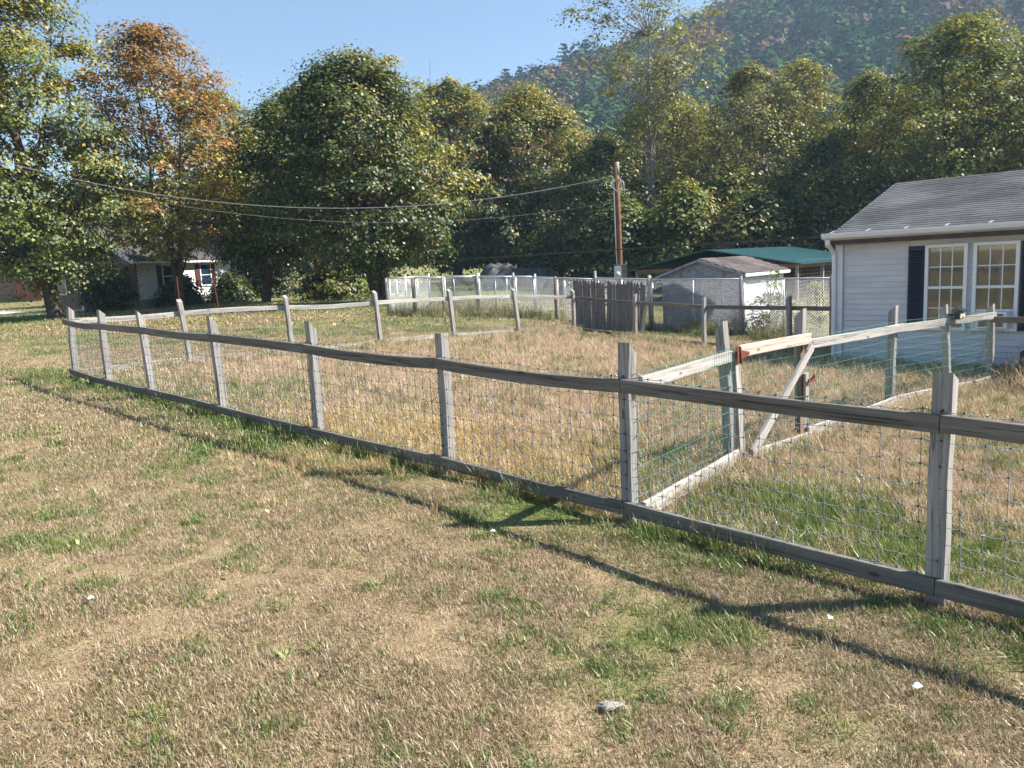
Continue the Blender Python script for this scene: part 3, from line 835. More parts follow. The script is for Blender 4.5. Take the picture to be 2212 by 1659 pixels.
# ---- front fence
ff = thing('wooden_fence', (A_POSTS[3][0][0], A_POSTS[3][0][1], tz(*A_POSTS[3][0])), 'long grey post and rail fence with wire mesh running across the lawn', 'fence')
cuts = [(0.09, 0.0), (0.085, 0.01), (0.09, 0.0), (0.10, -0.01), (0.09, 0.0), (0.08, 0.01), (0.085, 0.0), (0.05, 0.0), (0.06, 0)]
for i, (xy, h, ln) in enumerate(A_POSTS):
    post(ff, xy, h, ln, nA, cut=cuts[i])
W_HEI = [0.10, 0.165, 0.255, 0.35, 0.445, 0.53, 0.645, 0.76, 0.895, 1.045]
for i in range(len(A_POSTS) - 1):
    p, q = A_POSTS[i][0], A_POSTS[i + 1][0]
    o = nA * (0.045 + 0.006 + 0.019)
    e0 = 0.06 if i == 0 else 0.0
    a = along(p, 0.99, o) - Vector((*ua, 0)) * e0; b = along(q, 0.985, o)
    board('rail', a, b - (b - a).normalized() * 0.004, 0.038, 0.092, 'wood_rail', ff, seg=6, jit=0.002, sag=random.uniform(-.012, .03))
    a = along(p, 0.115, o) - Vector((*ua, 0)) * e0; b = along(q, 0.115, o)
    board('rail', a, b - (b - a).normalized() * 0.004, 0.038, 0.092, 'wood_rail', ff, seg=6, jit=0.002, sag=random.uniform(-.01, .02))
    # woven field wire between rails and posts
    P0 = along(p, 0, nA * 0.049); P1 = along(q, 0, nA * 0.049); L = (P1 - P0).length; nv = int(round(L / 0.10))
    segs = []; kn = []
    rr = np.random.default_rng(i)
    xs = np.linspace(0, 1, nv + 1)
    grid = np.zeros((len(W_HEI), nv + 1, 3))
    for a_, hh in enumerate(W_HEI):
        for b_, k in enumerate(xs):
            c_ = P0.lerp(P1, k)
            g_ = 0.010 * math.sin(b_ * 1.1 + a_ * 2 + i) + rr.normal(0, 0.0025)
            grid[a_, b_] = (c_.x + nA[0] * rr.normal(0, 0.004), c_.y + nA[1] * rr.normal(0, 0.004), c_.z + hh + g_ * (0.4 + 0.6 * math.sin(math.pi * k)))
    for a_ in range(len(W_HEI)):
        for b_ in range(nv):
            mid = (grid[a_, b_] + grid[a_, b_ + 1]) / 2 - np.array([0, 0, 0.006])
            segs += [(grid[a_, b_], mid), (mid, grid[a_, b_ + 1])]
    for b_ in range(nv + 1):
        for a_ in range(len(W_HEI) - 1): segs.append((grid[a_, b_], grid[a_ + 1, b_]))
    wires('wire_mesh', segs, 0.0026, 'wire_grey', ff, 3, grid.reshape(-1, 3), 0.009)

def welded(parent, p, q, side, h0, h1, dx, dz, r_, mat, off=0.049, rv=None, name='wire_mesh'):
    P0 = along(p, 0, side * off); P1 = along(q, 0, side * off); L = (P1 - P0).length
    nv = max(2, int(round(L / dx))); nh = max(2, int(round((h1 - h0) / dz)))
    segs = []; vseg = []
    rr = np.random.default_rng(int(L * 1000))
    for a_ in range(nh + 1):
        hh = h0 + (h1 - h0) * a_ / nh
        pts = []
        for k in np.linspace(0, 1, 5):
            c_ = P0.lerp(P1, k); pts.append((c_.x + rr.normal(0, .004), c_.y + rr.normal(0, .004), c_.z + hh + rr.normal(0, 0.004)))
        for u_ in range(4): segs.append((pts[u_], pts[u_ + 1]))
    for b_ in range(nv + 1):
        c_ = P0.lerp(P1, b_ / nv)
        vseg.append(((c_.x, c_.y, c_.z + h0), (c_.x, c_.y, c_.z + h1)))
    V1, F1 = prisms(segs, r_); V2, F2 = prisms(vseg, rv or r_)
    V_ = np.concatenate([V1, V2]); F_ = np.concatenate([F1, F2 + len(V1)]); c = V_.mean(0)
    return place(name, np_mesh(name, V_ - c, F_, mat), parent, Matrix.Translation(Vector(c)))

# ---- rear left fence (pale sunlit rails)
bf = thing('wooden_fence', (B_POSTS[2][0][0], B_POSTS[2][0][1], tz(*B_POSTS[2][0])), 'leaning rear fence with pale sunlit rails in front of the chain link kennel', 'fence')
face_b = -nb
for i, (xy, h, ln) in enumerate(B_POSTS): post(bf, xy, h, ln, face_b, cut=(-0.06, 0.0))
allb = [A_POSTS[0]] + B_POSTS
for i in range(len(allb) - 1):
    p, q = allb[i][0], allb[i + 1][0]; o = nb * (0.045 + 0.02)
    for hh, sz in ((0.985, 0.095), (0.07, 0.10)):
        a = along(p, hh, o); b = along(q, hh, o); l1 = allb[i][2]; l2 = allb[i + 1][2]
        lv = Vector((0.95, 0.3, 0))
        if hh > .5: a += lv * l1 * .8; b += lv * l2 * .8
        board('rail', a, b - (b - a).normalized() * 0.004, 0.038, sz, 'wood_pale', bf, seg=6, jit=0.004, sag=random.uniform(-.02, .03))
    welded(bf, p, q, -face_b, 0.1, 0.98, 0.06, 0.10, 0.002, 'wire_dark', 0.042, 0.0018)

# ---- rear right fence (its shaded side)
cf = thing('wooden_fence', (C_POSTS[0][0][0], C_POSTS[0][0][1], tz(*C_POSTS[0][0])), 'dark shaded fence between the stockade panel and the grey house', 'fence')
for i, (xy, h, ln) in enumerate(C_POSTS): post(cf, xy, h, ln, -nc, cut=(-0.05, 0.02), mat='wood_grey')
allc = [B_POSTS[-1]] + C_POSTS + [((6.92, 15.25), 1.2, 0)]
for i in range(len(allc) - 1):
    p, q = allc[i][0], allc[i + 1][0]; o = nc * (0.045 + 0.02)
    for hh, sz in ((0.96, 0.089), (0.07, 0.089)):
        a = along(p, hh, o); b = along(q, hh, o)
        board('rail', a, b - (b - a).normalized() * 0.004, 0.038, sz, 'wood_rail', cf, seg=5, jit=0.003, sag=random.uniform(-.01, .02))
    welded(cf, p, q, nc, 0.08, 0.96, 0.075, 0.15, 0.0016, 'wire_dark', 0.045, 0.0012)

# ---- inner fence with the gate
df = thing('wooden_fence', (D_POSTS[2][0][0], D_POSTS[2][0][1], tz(*D_POSTS[2][0])), 'pale inner fence with green wire leading from the front fence to the grey house', 'fence')
dn = nd
for i, (xy, h, ln) in enumerate(D_POSTS):
    post(df, xy, h, ln, dn, cut=(0.085, 0.0), mat='wood_grey')
alld = [A_POSTS[6]] + D_POSTS
for i in range(len(alld) - 1):
    if i == 1: continue
    p, q = alld[i][0], alld[i + 1][0]; o = dn * (0.045 + 0.022)
    lat = Vector((0.78, -0.62, 0))
    a = along(p, 0.99 if i == 0 else 0.985, o); b = along(q, 0.985, o)
    if i == 0: a += Vector((*ud, 0)) * 0.05
    b += lat * alld[i + 1][2] * 0.8; a += lat * alld[i][2] * 0.8
    board('rail', a, b - (b - a).normalized() * 0.006, 0.036, 0.098, 'wood_pale', df, seg=6, jit=0.002, sag=random.uniform(0, .015))
    a = along(p, 0.085, o); b = along(q, 0.085, o)
    if i == 0: a += Vector((*ud, 0)) * 0.05
    board('rail', a, b - (b - a).normalized() * 0.006, 0.036, 0.12, 'wood_pale', df, seg=6, jit=0.004, sag=random.uniform(-.01, .02))
    welded(df, p, q, dn, 0.07, 1.06, 0.05, 0.105, 0.0024, 'wire_green', 0.047, 0.0014)
# short return rail towards the porch
E0 = D5; E1 = D5 + HOUSE_U * 2.2
ne = -HOUSE_V
board('rail', along(E0, 0.93, ne * 0.067), along(E1, 0.93, ne * 0.067), 0.038, 0.089, 'wood_rail', df, seg=4)
welded(df, E0, E1, ne, 0.1, 0.96, 0.07, 0.105, 0.0018, 'wire_dark', 0.047, 0.0011)
post(df, E1, 1.15, 0, ne)

# ---- gate
g0 = np.array(D_POSTS[0][0]) + ud * 0.075; g1 = np.array(D_POSTS[1][0]) - ud * 0.09
gate = thing('gate', (g0[0], g0[1], tz(*g0)), 'narrow wooden gate with a fresh pink top rail and rusty hinge', 'gate')
o = dn * 0.06
lt = Vector((0.78, -0.62, 0)) * -0.05
gl = board('stile', along(g0, 0.07, o), along(g0, 1.02, o) + lt, 0.036, 0.085, 'wood_pale', gate, zdir=(*ud, 0), seg=3)
gr_ = board('stile', along(g1, 0.06, o * .6), along(g1, 1.0, o * .6), 0.036, 0.085, 'wood_brown', gate, zdir=(*ud, 0), seg=3)
gt = board('top_rail', along(g0, 1.02, dn * 0.098) + lt - Vector((*ud, 0)) * 0.01, along(g1, 1.045, dn * 0.098) + Vector((*ud, 0)) * 0.06, 0.036, 0.105, 'wood_fresh', gate, seg=3, jit=0.001)
gt['label'] = 'fresh pinkish unweathered top rail with knots'
board('bottom_rail', along(g0, 0.06, dn * 0.098), along(g1, 0.05, dn * 0.098) + Vector((*ud, 0)) * 0.05, 0.036, 0.10, 'wood_pale', gate, seg=3, jit=0.003)
board('brace', along(g0 + ud * 0.06, 0.10, dn * 0.135), along(g1 + ud * 0.03, 0.97, dn * 0.135), 0.034, 0.085, 'wood_pale', gate, seg=3)
welded(gate, g0, g1, dn, 0.06, 0.99, 0.05, 0.105, 0.0021, 'wire_green', 0.036, 0.0011)
def hinge(hh):
    c = along(g0 - ud * 0.02, hh, dn * 0.121) + (lt if hh > .5 else Vector((0, 0, 0)))
    u_ = Vector((*ud, 0)); n_ = Vector((*dn, 0)); z_ = Vector((0, 0, 1))
    b_ = box('hinge', c - u_ * 0.03, 0.045, 0.006, 0.15, 'rust', gate, xdir=u_, ch=0.001)
    pts = [c - u_ * .005 - z_ * .045 + n_ * .003, c + u_ * .14 - z_ * .012 + n_ * .003, c + u_ * .15 + n_ * .003, c + u_ * .14 + z_ * .012 + n_ * .003, c - u_ * .005 + z_ * .045 + n_ * .003]
    poly_prism('strap', pts, 0.004, n_, 'rust', b_)
    V_, F_ = tube([c - z_ * .075, c + z_ * .075], [.009, .009], 8)
    tube_obj('pin', [c - u_ * .005 - z_ * .075 + n_ * .006, c - u_ * .005 + z_ * .075 + n_ * .006], .009, 'rust', b_)
hinge(0.99)
# latch block and hasp on the latch post
lp = np.array(D_POSTS[1][0])
lb = board('latch_block', along(lp - ud * 0.06, 0.42, dn * 0.075), along(lp - ud * 0.06, 0.70, dn * 0.075), 0.03, 0.07, 'wood_pale', df, zdir=(*ud, 0), seg=1)
c = along(lp - ud * 0.02, 0.63, dn * 0.115)
hs = box('hasp', c, 0.13, 0.012, 0.035, 'rust', df, xdir=(*ud, 0), ch=0.002)
tube_obj('staple', [c + Vector((0, 0, .02)), c + Vector((dn[0], dn[1], 0)) * .03 + Vector((0, 0, .045)), c + Vector((*ud, 0)) * .05 + Vector((0, 0, .05)), c + Vector((*ud, 0)) * .05 + Vector((0, 0, .01))], .008, 'rust', hs, 6)

# ---- solar flood light on the fourth inner post
sp = np.array(D_POSTS[3][0])
sc_ = along(sp, 1.06, dn * 0.13) + Vector((0.78, -0.62, 0)) * -0.06 + Vector((*ud, 0)) * 0.03
sol = thing('solar_light', sc_, 'small black solar flood light with tilted panel on the inner fence', 'solar light')
box('bracket', sc_ - Vector((*dn, 0)) * .05, 0.05, 0.12, 0.04, 'black_plastic', sol, xdir=(*ud, 0))
bd = box('housing', sc_ + Vector((*dn, 0)) * .02, 0.20, 0.06, 0.10, 'black_plastic', sol, xdir=(*ud, 0))
for k in (-.048, .048):
    box('lens', sc_ + Vector((*dn, 0)) * .052 + Vector((*ud, 0)) * k, 0.085, 0.012, 0.075, 'lamp_lens', bd, xdir=(*ud, 0), ch=.003)
tube_obj('sensor', [sc_ + Vector((*dn, 0)) * .055 + Vector((0, 0, -.01)), sc_ + Vector((*dn, 0)) * .075 + Vector((0, 0, -.014))], [.016, .010], 'trim_white', bd, 8)
tn = (Vector((*dn, 0)) * .55 + Vector((0, 0, 1))).normalized(); td = Vector((*ud, 0)).cross(tn)
pc = sc_ + Vector((0, 0, .085)) + Vector((*dn, 0)) * .02
Mp = frame(ud.tolist() + [0], tn, pc - Vector((*ud, 0)) * .095)
place('solar_panel', board_mesh('solar_panel', .19, .14, .012, 'solar_panel', seg=1, jit=0, ch=.002), sol, Mp)

# ================================================================== GREY HOUSE
HU = Vector((*HOUSE_U, 0)); HV = Vector((*HOUSE_V, 0)); UZ = Vector((0, 0, 1))
HP = Vector((HOUSE_P[0], HOUSE_P[1], -0.22))
HL, HD, HW = 9.0, 6.8, 2.2
def hp(a, b, z): return HP + HU * a + HV * b + UZ * z
house = thing('house', HP, 'grey vinyl sided house with dark shutters and grey shingle roof', 'house')
# wall core with window holes left to the frames
core = poly_prism('wall', [hp(0.02, 0.03, 0), hp(HL, 0.03, 0), hp(HL, 0.03, HW), hp(0.02, 0.03, HW)], 0.10, HV, 'siding_vinyl', house)
sidew = poly_prism('side_wall', [hp(0.02, 0.13, -.25), hp(0.02, HD, -.25), hp(0.02, HD, HW), hp(0.02, HD / 2, HW + 1.02), hp(0.02, 0.13, HW)], 0.10, HU, 'siding_vinyl', house)
backw = poly_prism('back_wall', [hp(0.12, HD - .1, -.25), hp(HL, HD - .1, -.25), hp(HL, HD - .1, HW), hp(0.12, HD - .1, HW)], 0.10, HV, 'siding_vinyl', house)
endw = poly_prism('end_wall', [hp(HL, 0.13, -.25), hp(HL, HD, -.25), hp(HL, HD, HW), hp(HL, HD / 2, HW + 1.02), hp(HL, 0.13, HW)], 0.10, HU, 'siding_vinyl', house)
skirt = poly_prism('skirting', [hp(0.05, 0.035, -.35), hp(HL, 0.035, -.35), hp(HL, 0.035, -.004), hp(0.05, 0.035, -.004)], 0.05, HV, 'trim_white', house)
WIN = [(1.43, 2.07, .56, 2.0), (2.15, 2.80, .56, 2.0)]
SHUT = [(1.16, 1.42), (2.82, 3.08)]
rows = 22; rh = (HW - 0.04) / rows
blocked = sorted([(a - .0, b + .0, z0, z1) for a, b, z0, z1 in WIN] + [(a, b, .56, 2.0) for a, b in SHUT])
def lap(L):
    # one lap siding board: bottom edge proud, top edge tucked in
    V = [(0, 0, 0), (L, 0, 0), (L, -.016, .002), (0, -.016, .002), (0, -.003, rh + .004), (L, -.003, rh + .004), (L, 0, rh + .004), (0, 0, rh + .004), (0, -.018, .010), (L, -.018, .010)]
    Fs = [(0, 1, 2, 3), (3, 2, 9, 8), (8, 9, 5, 4), (4, 5, 6, 7), (0, 3, 8, 4, 7), (1, 6, 5, 9, 2), (0, 7, 6, 1)]
    return me('siding_board', V, Fs, 'siding_vinyl')
cache = {}
for k in range(rows):
    z = 0.02 + k * rh
    spans = [(0.07, HL)]
    if z + rh > 0.57 and z < 1.99:
        spans = [(0.07, SHUT[0][0] - .0), (WIN[0][1], WIN[1][0]), (SHUT[1][1], HL)]
    for (a, b) in spans:
        key = round(b - a, 3)
        if key not in cache: cache[key] = lap(b - a)
        place('siding_board', cache[key], core, frame(HU, UZ, hp(a, 0.026, z)))
board('corner_trim', hp(-0.01, 0.02, -0.02), hp(-0.01, 0.02, HW), 0.12, 0.13, 'trim_white', house, zdir=HU, seg=1, jit=0)
board('frieze', hp(0.06, 0.0, HW - .02), hp(HL, 0.0, HW - .02), 0.03, 0.09, 'fascia_tan', house, seg=1, jit=0)
board('starter_strip', hp(0.06, 0.0, 0.008), hp(HL, 0.0, 0.008), 0.04, 0.03, 'trim_white', house, seg=1, jit=0)
# windows
for wi, (a, b, z0, z1) in enumerate(WIN):
    fr = []
    t_ = .055
    wn = board('window', hp(a, -.012, z0 + t_ / 2), hp(b, -.012, z0 + t_ / 2), 0.07, t_, 'frame_white', house, seg=1, jit=0)
    for (p_, q_, wd) in (((a, z1 - t_ / 2), (b, z1 - t_ / 2), t_), ((a + t_ / 2, z0 + t_), (a + t_ / 2, z1 - t_), t_), ((b - t_ / 2, z0 + t_), (b - t_ / 2, z1 - t_), t_)):
        dv = (q_[0] - p_[0], q_[1] - p_[1])
        board('frame', hp(p_[0], -.012, p_[1]), hp(q_[0], -.012, q_[1]), 0.07, wd, 'frame_white', wn, zdir=UZ if abs(dv[0]) > .1 else HU, seg=1, jit=0)
    ia, ib, iz0, iz1 = a + t_, b - t_, z0 + t_, z1 - t_
    zm = (iz0 + iz1) / 2
    board('meeting_rail', hp(ia, -.006, zm), hp(ib, -.006, zm), 0.05, 0.045, 'frame_white', wn, seg=1, jit=0)
    lows = [(iz0, zm - .022), (zm + .022, iz1)]
    if wi == 1: lows[0] = (iz0 + .30, zm - .022)
    for (s0, s1) in lows:
        for c_ in range(3):
            x0 = ia + (ib - ia) * c_ / 3; x1 = ia + (ib - ia) * (c_ + 1) / 3
            nrow = 2 if s1 - s0 > .4 else 1
            for r_ in range(nrow):
                y0 = s0 + (s1 - s0) * r_ / nrow; y1 = s0 + (s1 - s0) * (r_ + 1) / nrow
                pn = poly_prism('pane', [hp(x0 + .006, .006, y0 + .006), hp(x1 - .006, .006, y0 + .006), hp(x1 - .006, .006, y1 - .006), hp(x0 + .006, .006, y1 - .006)], 0.004, HV, 'glass', wn)
            if c_: board('muntin', hp(x0, 0.0, s0), hp(x0, 0.0, s1), 0.014, 0.016, 'frame_white', wn, zdir=HU, seg=1, jit=0, ch=0)
        if nrow == 2: board('muntin', hp(ia, 0.0035, (s0 + s1) / 2), hp(ib, 0.0035, (s0 + s1) / 2), 0.014, 0.016, 'frame_white', wn, seg=1, jit=0, ch=0)
    # blind or curtain close behind the glass
    if wi == 0:
        V = []; Fs = []; ns = 46
        for k in range(ns):
            zz = iz0 + (iz1 - iz0) * k / ns; hh = (iz1 - iz0) / ns; o_ = len(V)
            for (da, dz, dy) in ((0, 0, .017), (1, 0, .017), (1, hh * 1.02, .023), (0, hh * 1.02, .023)):
                q_ = hp(ia + (ib - ia) * da, dy, zz + dz) - HP; V.append(q_)
            Fs.append((o_, o_ + 1, o_ + 2, o_ + 3))
        place('blind', me('blind', V, Fs, 'blind_tan'), wn, Matrix.Translation(HP))
    else:
        V = []; Fs = []; ns = 60
        for k in range(ns + 1):
            aa = ia + (ib - ia) * k / ns; dy = .021 + .0045 * math.sin(k * 0.9) + .003 * math.sin(k * .37)
            V += [hp(aa, dy, iz0) - HP, hp(aa, dy, iz1) - HP]
        for k in range(ns): Fs.append((2 * k, 2 * k + 2, 2 * k + 3, 2 * k + 1))
        place('curtain', me('curtain', V, Fs, 'curtain_tan', True), wn, Matrix.Translation(HP))
        poly_prism('filler_panel', [hp(ia, .0, iz0), hp(ib, .0, iz0), hp(ib, .0, iz0 + .30), hp(ia, .0, iz0 + .30)], 0.012, HV, 'frame_white', wn)
for (a, b) in SHUT:
    sh = board('shutter', hp((a + b) / 2, -.006, .57), hp((a + b) / 2, -.006, 1.99), 0.028, b - a, 'shutter_navy', house, zdir=HU, seg=1, jit=0)
    for k in range(26):
        zz = .62 + k * .051
        board('louver', hp(a + .035, -.024, zz), hp(b - .035, -.024, zz), 0.012, 0.034, 'shutter_navy', sh, zdir=UZ + HV * .6, seg=1, jit=0, ch=0)
# roof
ov, og = 0.26, 0.16
ez = HW + 0.04; rise = 1.04
def rp(a, s):        # point on the front slope: a along the eave, s from 0 at the eave edge to 1 at the ridge
    return hp(a, -ov + (HD / 2 + ov) * s, ez - 0.06 + (rise + 0.08) * s)
rn = (rp(0, 1) - rp(0, 0)).cross(HU).normalized()
if rn.z < 0: rn = -rn
roof = poly_prism('roof', [rp(-og, 0), rp(HL + og, 0), rp(HL + og, 1), rp(-og, 1)], -0.10, rn, 'roof_dark', house)
rb = [hp(a, HD + ov - (HD / 2 + ov) * s, ez - 0.06 + (rise + .08) * s) for a, s in ((-og, 0), (HL + og, 0), (HL + og, 1), (-og, 1))]
rbn = Vector((-rn.x, -rn.y, rn.z)); rbn = (HV * abs(Vector((rn.x, rn.y, 0)).length) + UZ * rn.z).normalized()
poly_prism('roof_back', rb, -0.10, rbn, 'roof_dark', house)
slope_len = (rp(0, 1) - rp(0, 0)).length
sdv = (rp(0, 1) - rp(0, 0)).normalized()
expo = 0.138; nrow = int(slope_len / expo) + 1; tabw = 0.305
def tab_mesh(wd):
    V = [(0, 0, .016), (wd - .008, 0, .016), (wd - .008, expo * 1.25, .007), (0, expo * 1.25, .007), (0, 0, .0), (wd - .008, 0, .0)]
    return me('shingle', V, [(0, 1, 2, 3), (4, 5, 1, 0), (4, 0, 3), (5, 2, 1)], 'shingle_grey')
tm = tab_mesh(tabw)
cand = []
for k in range(nrow):
    off = (k % 2) * tabw / 2 + (k * 7 % 5) * .012
    a = -og - off
    while a < HL + og:
        a0 = max(a, -og); a1 = min(a + tabw, HL + og)
        if a1 - a0 > .05: cand.append((k, a0, a1))
        a += tabw
cand.sort(key=lambda c: c[1] * 1.0 + c[0] * .004)
full = [c for c in cand if c[2] - c[1] > tabw - .01]
near_set = set(full[:290])
SV, SF, ST = [], [], []
for c in cand:
    k, a0, a1 = c
    base = rp(0, 0) + HU * a0 + sdv * (k * expo - 0.02) + rn * (0.004 + 0.0012 * random.random())
    if k * expo > slope_len - .06: continue
    if c in near_set:
        Mx = Matrix(((HU.x, sdv.x, rn.x, base.x), (HU.y, sdv.y, rn.y, base.y), (HU.z, sdv.z, rn.z, base.z), (0, 0, 0, 1)))
        place('shingle', tm, roof, Mx)
    else:
        o_ = len(SV); wd = a1 - a0; tn_ = random.random()
        for (x_, y_, z_) in [(0, 0, .016), (wd - .008, 0, .016), (wd - .008, expo * 1.25, .007), (0, expo * 1.25, .007), (0, 0, .0), (wd - .008, 0, .0)]:
            SV.append(base + HU * x_ + sdv * y_ + rn * z_ - HP); ST.append(tn_)
        SF += [(o_, o_ + 1, o_ + 2, o_ + 3), (o_ + 4, o_ + 5, o_ + 1, o_), (o_ + 4, o_, o_ + 3), (o_ + 5, o_ + 2, o_ + 1)]
smesh = me('shingles', SV, SF, 'shingle_grey')
aa_ = smesh.attributes.new('tone', 'FLOAT', 'POINT'); aa_.data.foreach_set('value', ST)
so_ = place('shingle_field', smesh, roof, Matrix.Translation(HP)); so_['kind'] = 'stuff'
board('ridge_cap', rp(2.3, 1) + UZ * .03, rp(HL + og, 1) + UZ * .03, 0.26, 0.05, 'roof_dark', house, seg=2)
board('rake_board', rp(-og - .012, 0.0) - rn * .07, rp(-og - .012, 1.0) - rn * .07, 0.022, 0.15, 'trim_white', house, zdir=rn, seg=1, jit=0)
# soffit, fascia and gutter
poly_prism('soffit', [hp(-og, -ov + .02, HW + .0), hp(HL, -ov + .02, HW + .0), hp(HL, .0, HW + .0), hp(-og, .0, HW + .0)], 0.012, UZ, 'fascia_tan', house)
board('fascia', hp(-og, -ov + .008, HW + .03), hp(HL, -ov + .008, HW + .03), 0.02, 0.13, 'fascia_tan', house, seg=1, jit=0)
gp = [(-.0, .055), (-.0, -.045), (-.025, -.055), (-.075, -.03), (-.095, .02), (-.095, .055), (-.085, .055), (-.085, .022), (-.068, -.02), (-.025, -.043), (-.010, -.035), (-.010, .055)]
V = []; Fs = []; k_ = len(gp)
for a in (-og - .05, HL):
    for (dy, dz) in gp: V.append(hp(a, -ov - .004 + dy, HW + .035 + dz) - HP)
for i in range(k_): Fs.append((i, (i + 1) % k_, (i + 1) % k_ + k_, i + k_))
Fs += [tuple(range(k_ - 1, -1, -1)), tuple(range(k_, 2 * k_))]
gut = place('gutter', me('gutter', V, Fs, 'trim_white'), house, Matrix.Translation(HP))
a = -0.05
while a < HL:
    board('gutter_strap', hp(a, -ov - .104, HW + .092), hp(a, -ov + .10, HW + .13), 0.035, 0.006, 'galv', gut, zdir=UZ, seg=1, jit=0, ch=0)
    a += 0.62
ds = [hp(-.10, -ov - .05, HW - .02), hp(-.10, -ov - .05, HW - .10), hp(-.09, -.14, HW - .22), hp(-.075, -.085, HW - .30), hp(-.075, -.085, 0.0), hp(-.10, -.2, -.12)]
tube_obj('downspout', ds, .04, 'trim_white', house, 8, False)
# window air conditioner
ac_c = hp((WIN[1][0] + WIN[1][1]) / 2, -.10, WIN[1][2] + .055 + .14)
ac = thing('air_conditioner', ac_c, 'white air conditioner sitting in the window behind the solar light', 'air conditioner')
ab = box('body', ac_c, .44, .26, .27, 'frame_white', ac, xdir=HU)
for k in range(8):
    box('louver', ac_c - HV * .138 + UZ * (-.09 + k * .026), .34, .014, .020, 'wood_brown', ab, xdir=HU, ch=0)
# dark skirted porch at the right
pq = Vector((D5[0], D5[1], 0)) + HU * 0.28 + HV * 0.42
pz_ = tz(D5[0], D5[1])
porch = thing('porch', (pq.x, pq.y, pz_), 'low dark boarded porch base beside the grey house', 'porch')
def pp(a, b, z): return Vector((pq.x, pq.y, pz_)) + HU * a + HV * b + UZ * z
board('deck', pp(0, 1.3, .40), pp(4, 1.3, .40), 2.6, 0.05, 'dark_skirt', porch, seg=1, jit=0)
for k in range(18):
    board('skirt_board', pp(.11 + k * .22, 0.0, -.05), pp(.11 + k * .22, 0.0, .37), 0.02, 0.21, 'dark_skirt', porch, zdir=HU, seg=1, jit=.001)
for k in range(11):
    board('skirt_board', pp(0.0, .13 + k * .22, -.05), pp(0.0, .13 + k * .22, .37), 0.02, 0.21, 'dark_skirt', porch, zdir=HV, seg=1, jit=.001)

# ================================================================== SHED, PEN, STOCKADE, CHAIN LINK
SN = Vector((6.72, 22.2, 0)); SN.z = tz(SN.x, SN.y)
SU = Vector((math.cos(rad(-43)), math.sin(rad(-43)), 0)); SVv = Vector((-SU.y, SU.x, 0))
def sp_(a, b, z): return SN - SU * a + SVv * b + UZ * z     # a: back along the front wall from the near corner, b: depth
SWd, SD, SH, SR = 2.62, 2.7, 1.68, 0.42
shed = thing('shed', SN, 'small peeling grey shed with brown shingle roof beside the stockade panel', 'shed')
poly_prism('front_wall', [sp_(0, 0, -.1), sp_(SWd, 0, -.1), sp_(SWd, 0, SH), sp_(SWd / 2, 0, SH + SR), sp_(0, 0, SH)], .05, SVv, 'shed_front_shaded', shed)
poly_prism('side_wall', [sp_(0, .05, -.1), sp_(0, SD, -.1), sp_(0, SD, SH), sp_(0, .05, SH)], .05, -SU, 'shed_paint', shed)
poly_prism('side_wall', [sp_(SWd, .05, -.1), sp_(SWd, SD, -.1), sp_(SWd, SD, SH), sp_(SWd, .05, SH)], .05, SU, 'shed_paint', shed)
poly_prism('back_wall', [sp_(0, SD, -.1), sp_(SWd, SD, -.1), sp_(SWd, SD, SH), sp_(SWd / 2, SD, SH + SR), sp_(0, SD, SH)], .05, -SVv, 'shed_paint', shed)
# battens on the front panels
for (a0, z0, a1, z1) in ((.0, SH - .02, SWd, SH - .02), (.25, 1.1, SWd - .05, 1.1)):
    board('batten', sp_(a0, -.012, z0), sp_(a1, -.012, z1), .022, .07, 'shed_front_shaded', shed, seg=2)
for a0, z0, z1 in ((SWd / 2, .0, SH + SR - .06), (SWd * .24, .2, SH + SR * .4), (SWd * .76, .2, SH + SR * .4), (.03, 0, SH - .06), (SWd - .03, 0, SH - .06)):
    board('batten', sp_(a0, -.014, z0), sp_(a0, -.014, z1), .024, .075, 'shed_front_shaded', shed, zdir=SU, seg=2)
board('corner_board', sp_(-.012, .04, 0), sp_(-.012, .04, SH - .02), .025, .09, 'wood_grey', shed, zdir=SVv, seg=2)
board('corner_board', sp_(-.012, SD - .05, 0), sp_(-.012, SD - .05, SH - .02), .025, .09, 'trim_white', shed, zdir=SVv, seg=2)
oh = .16
def sroof(side, a_, b_):   # a_ 0 ridge .. 1 eave
    x = SWd / 2 - side * (SWd / 2 + oh) * a_
    z = SH + SR + .05 - (SR + SR * oh / (SWd / 2)) * a_
    return sp_(x, b_, z)
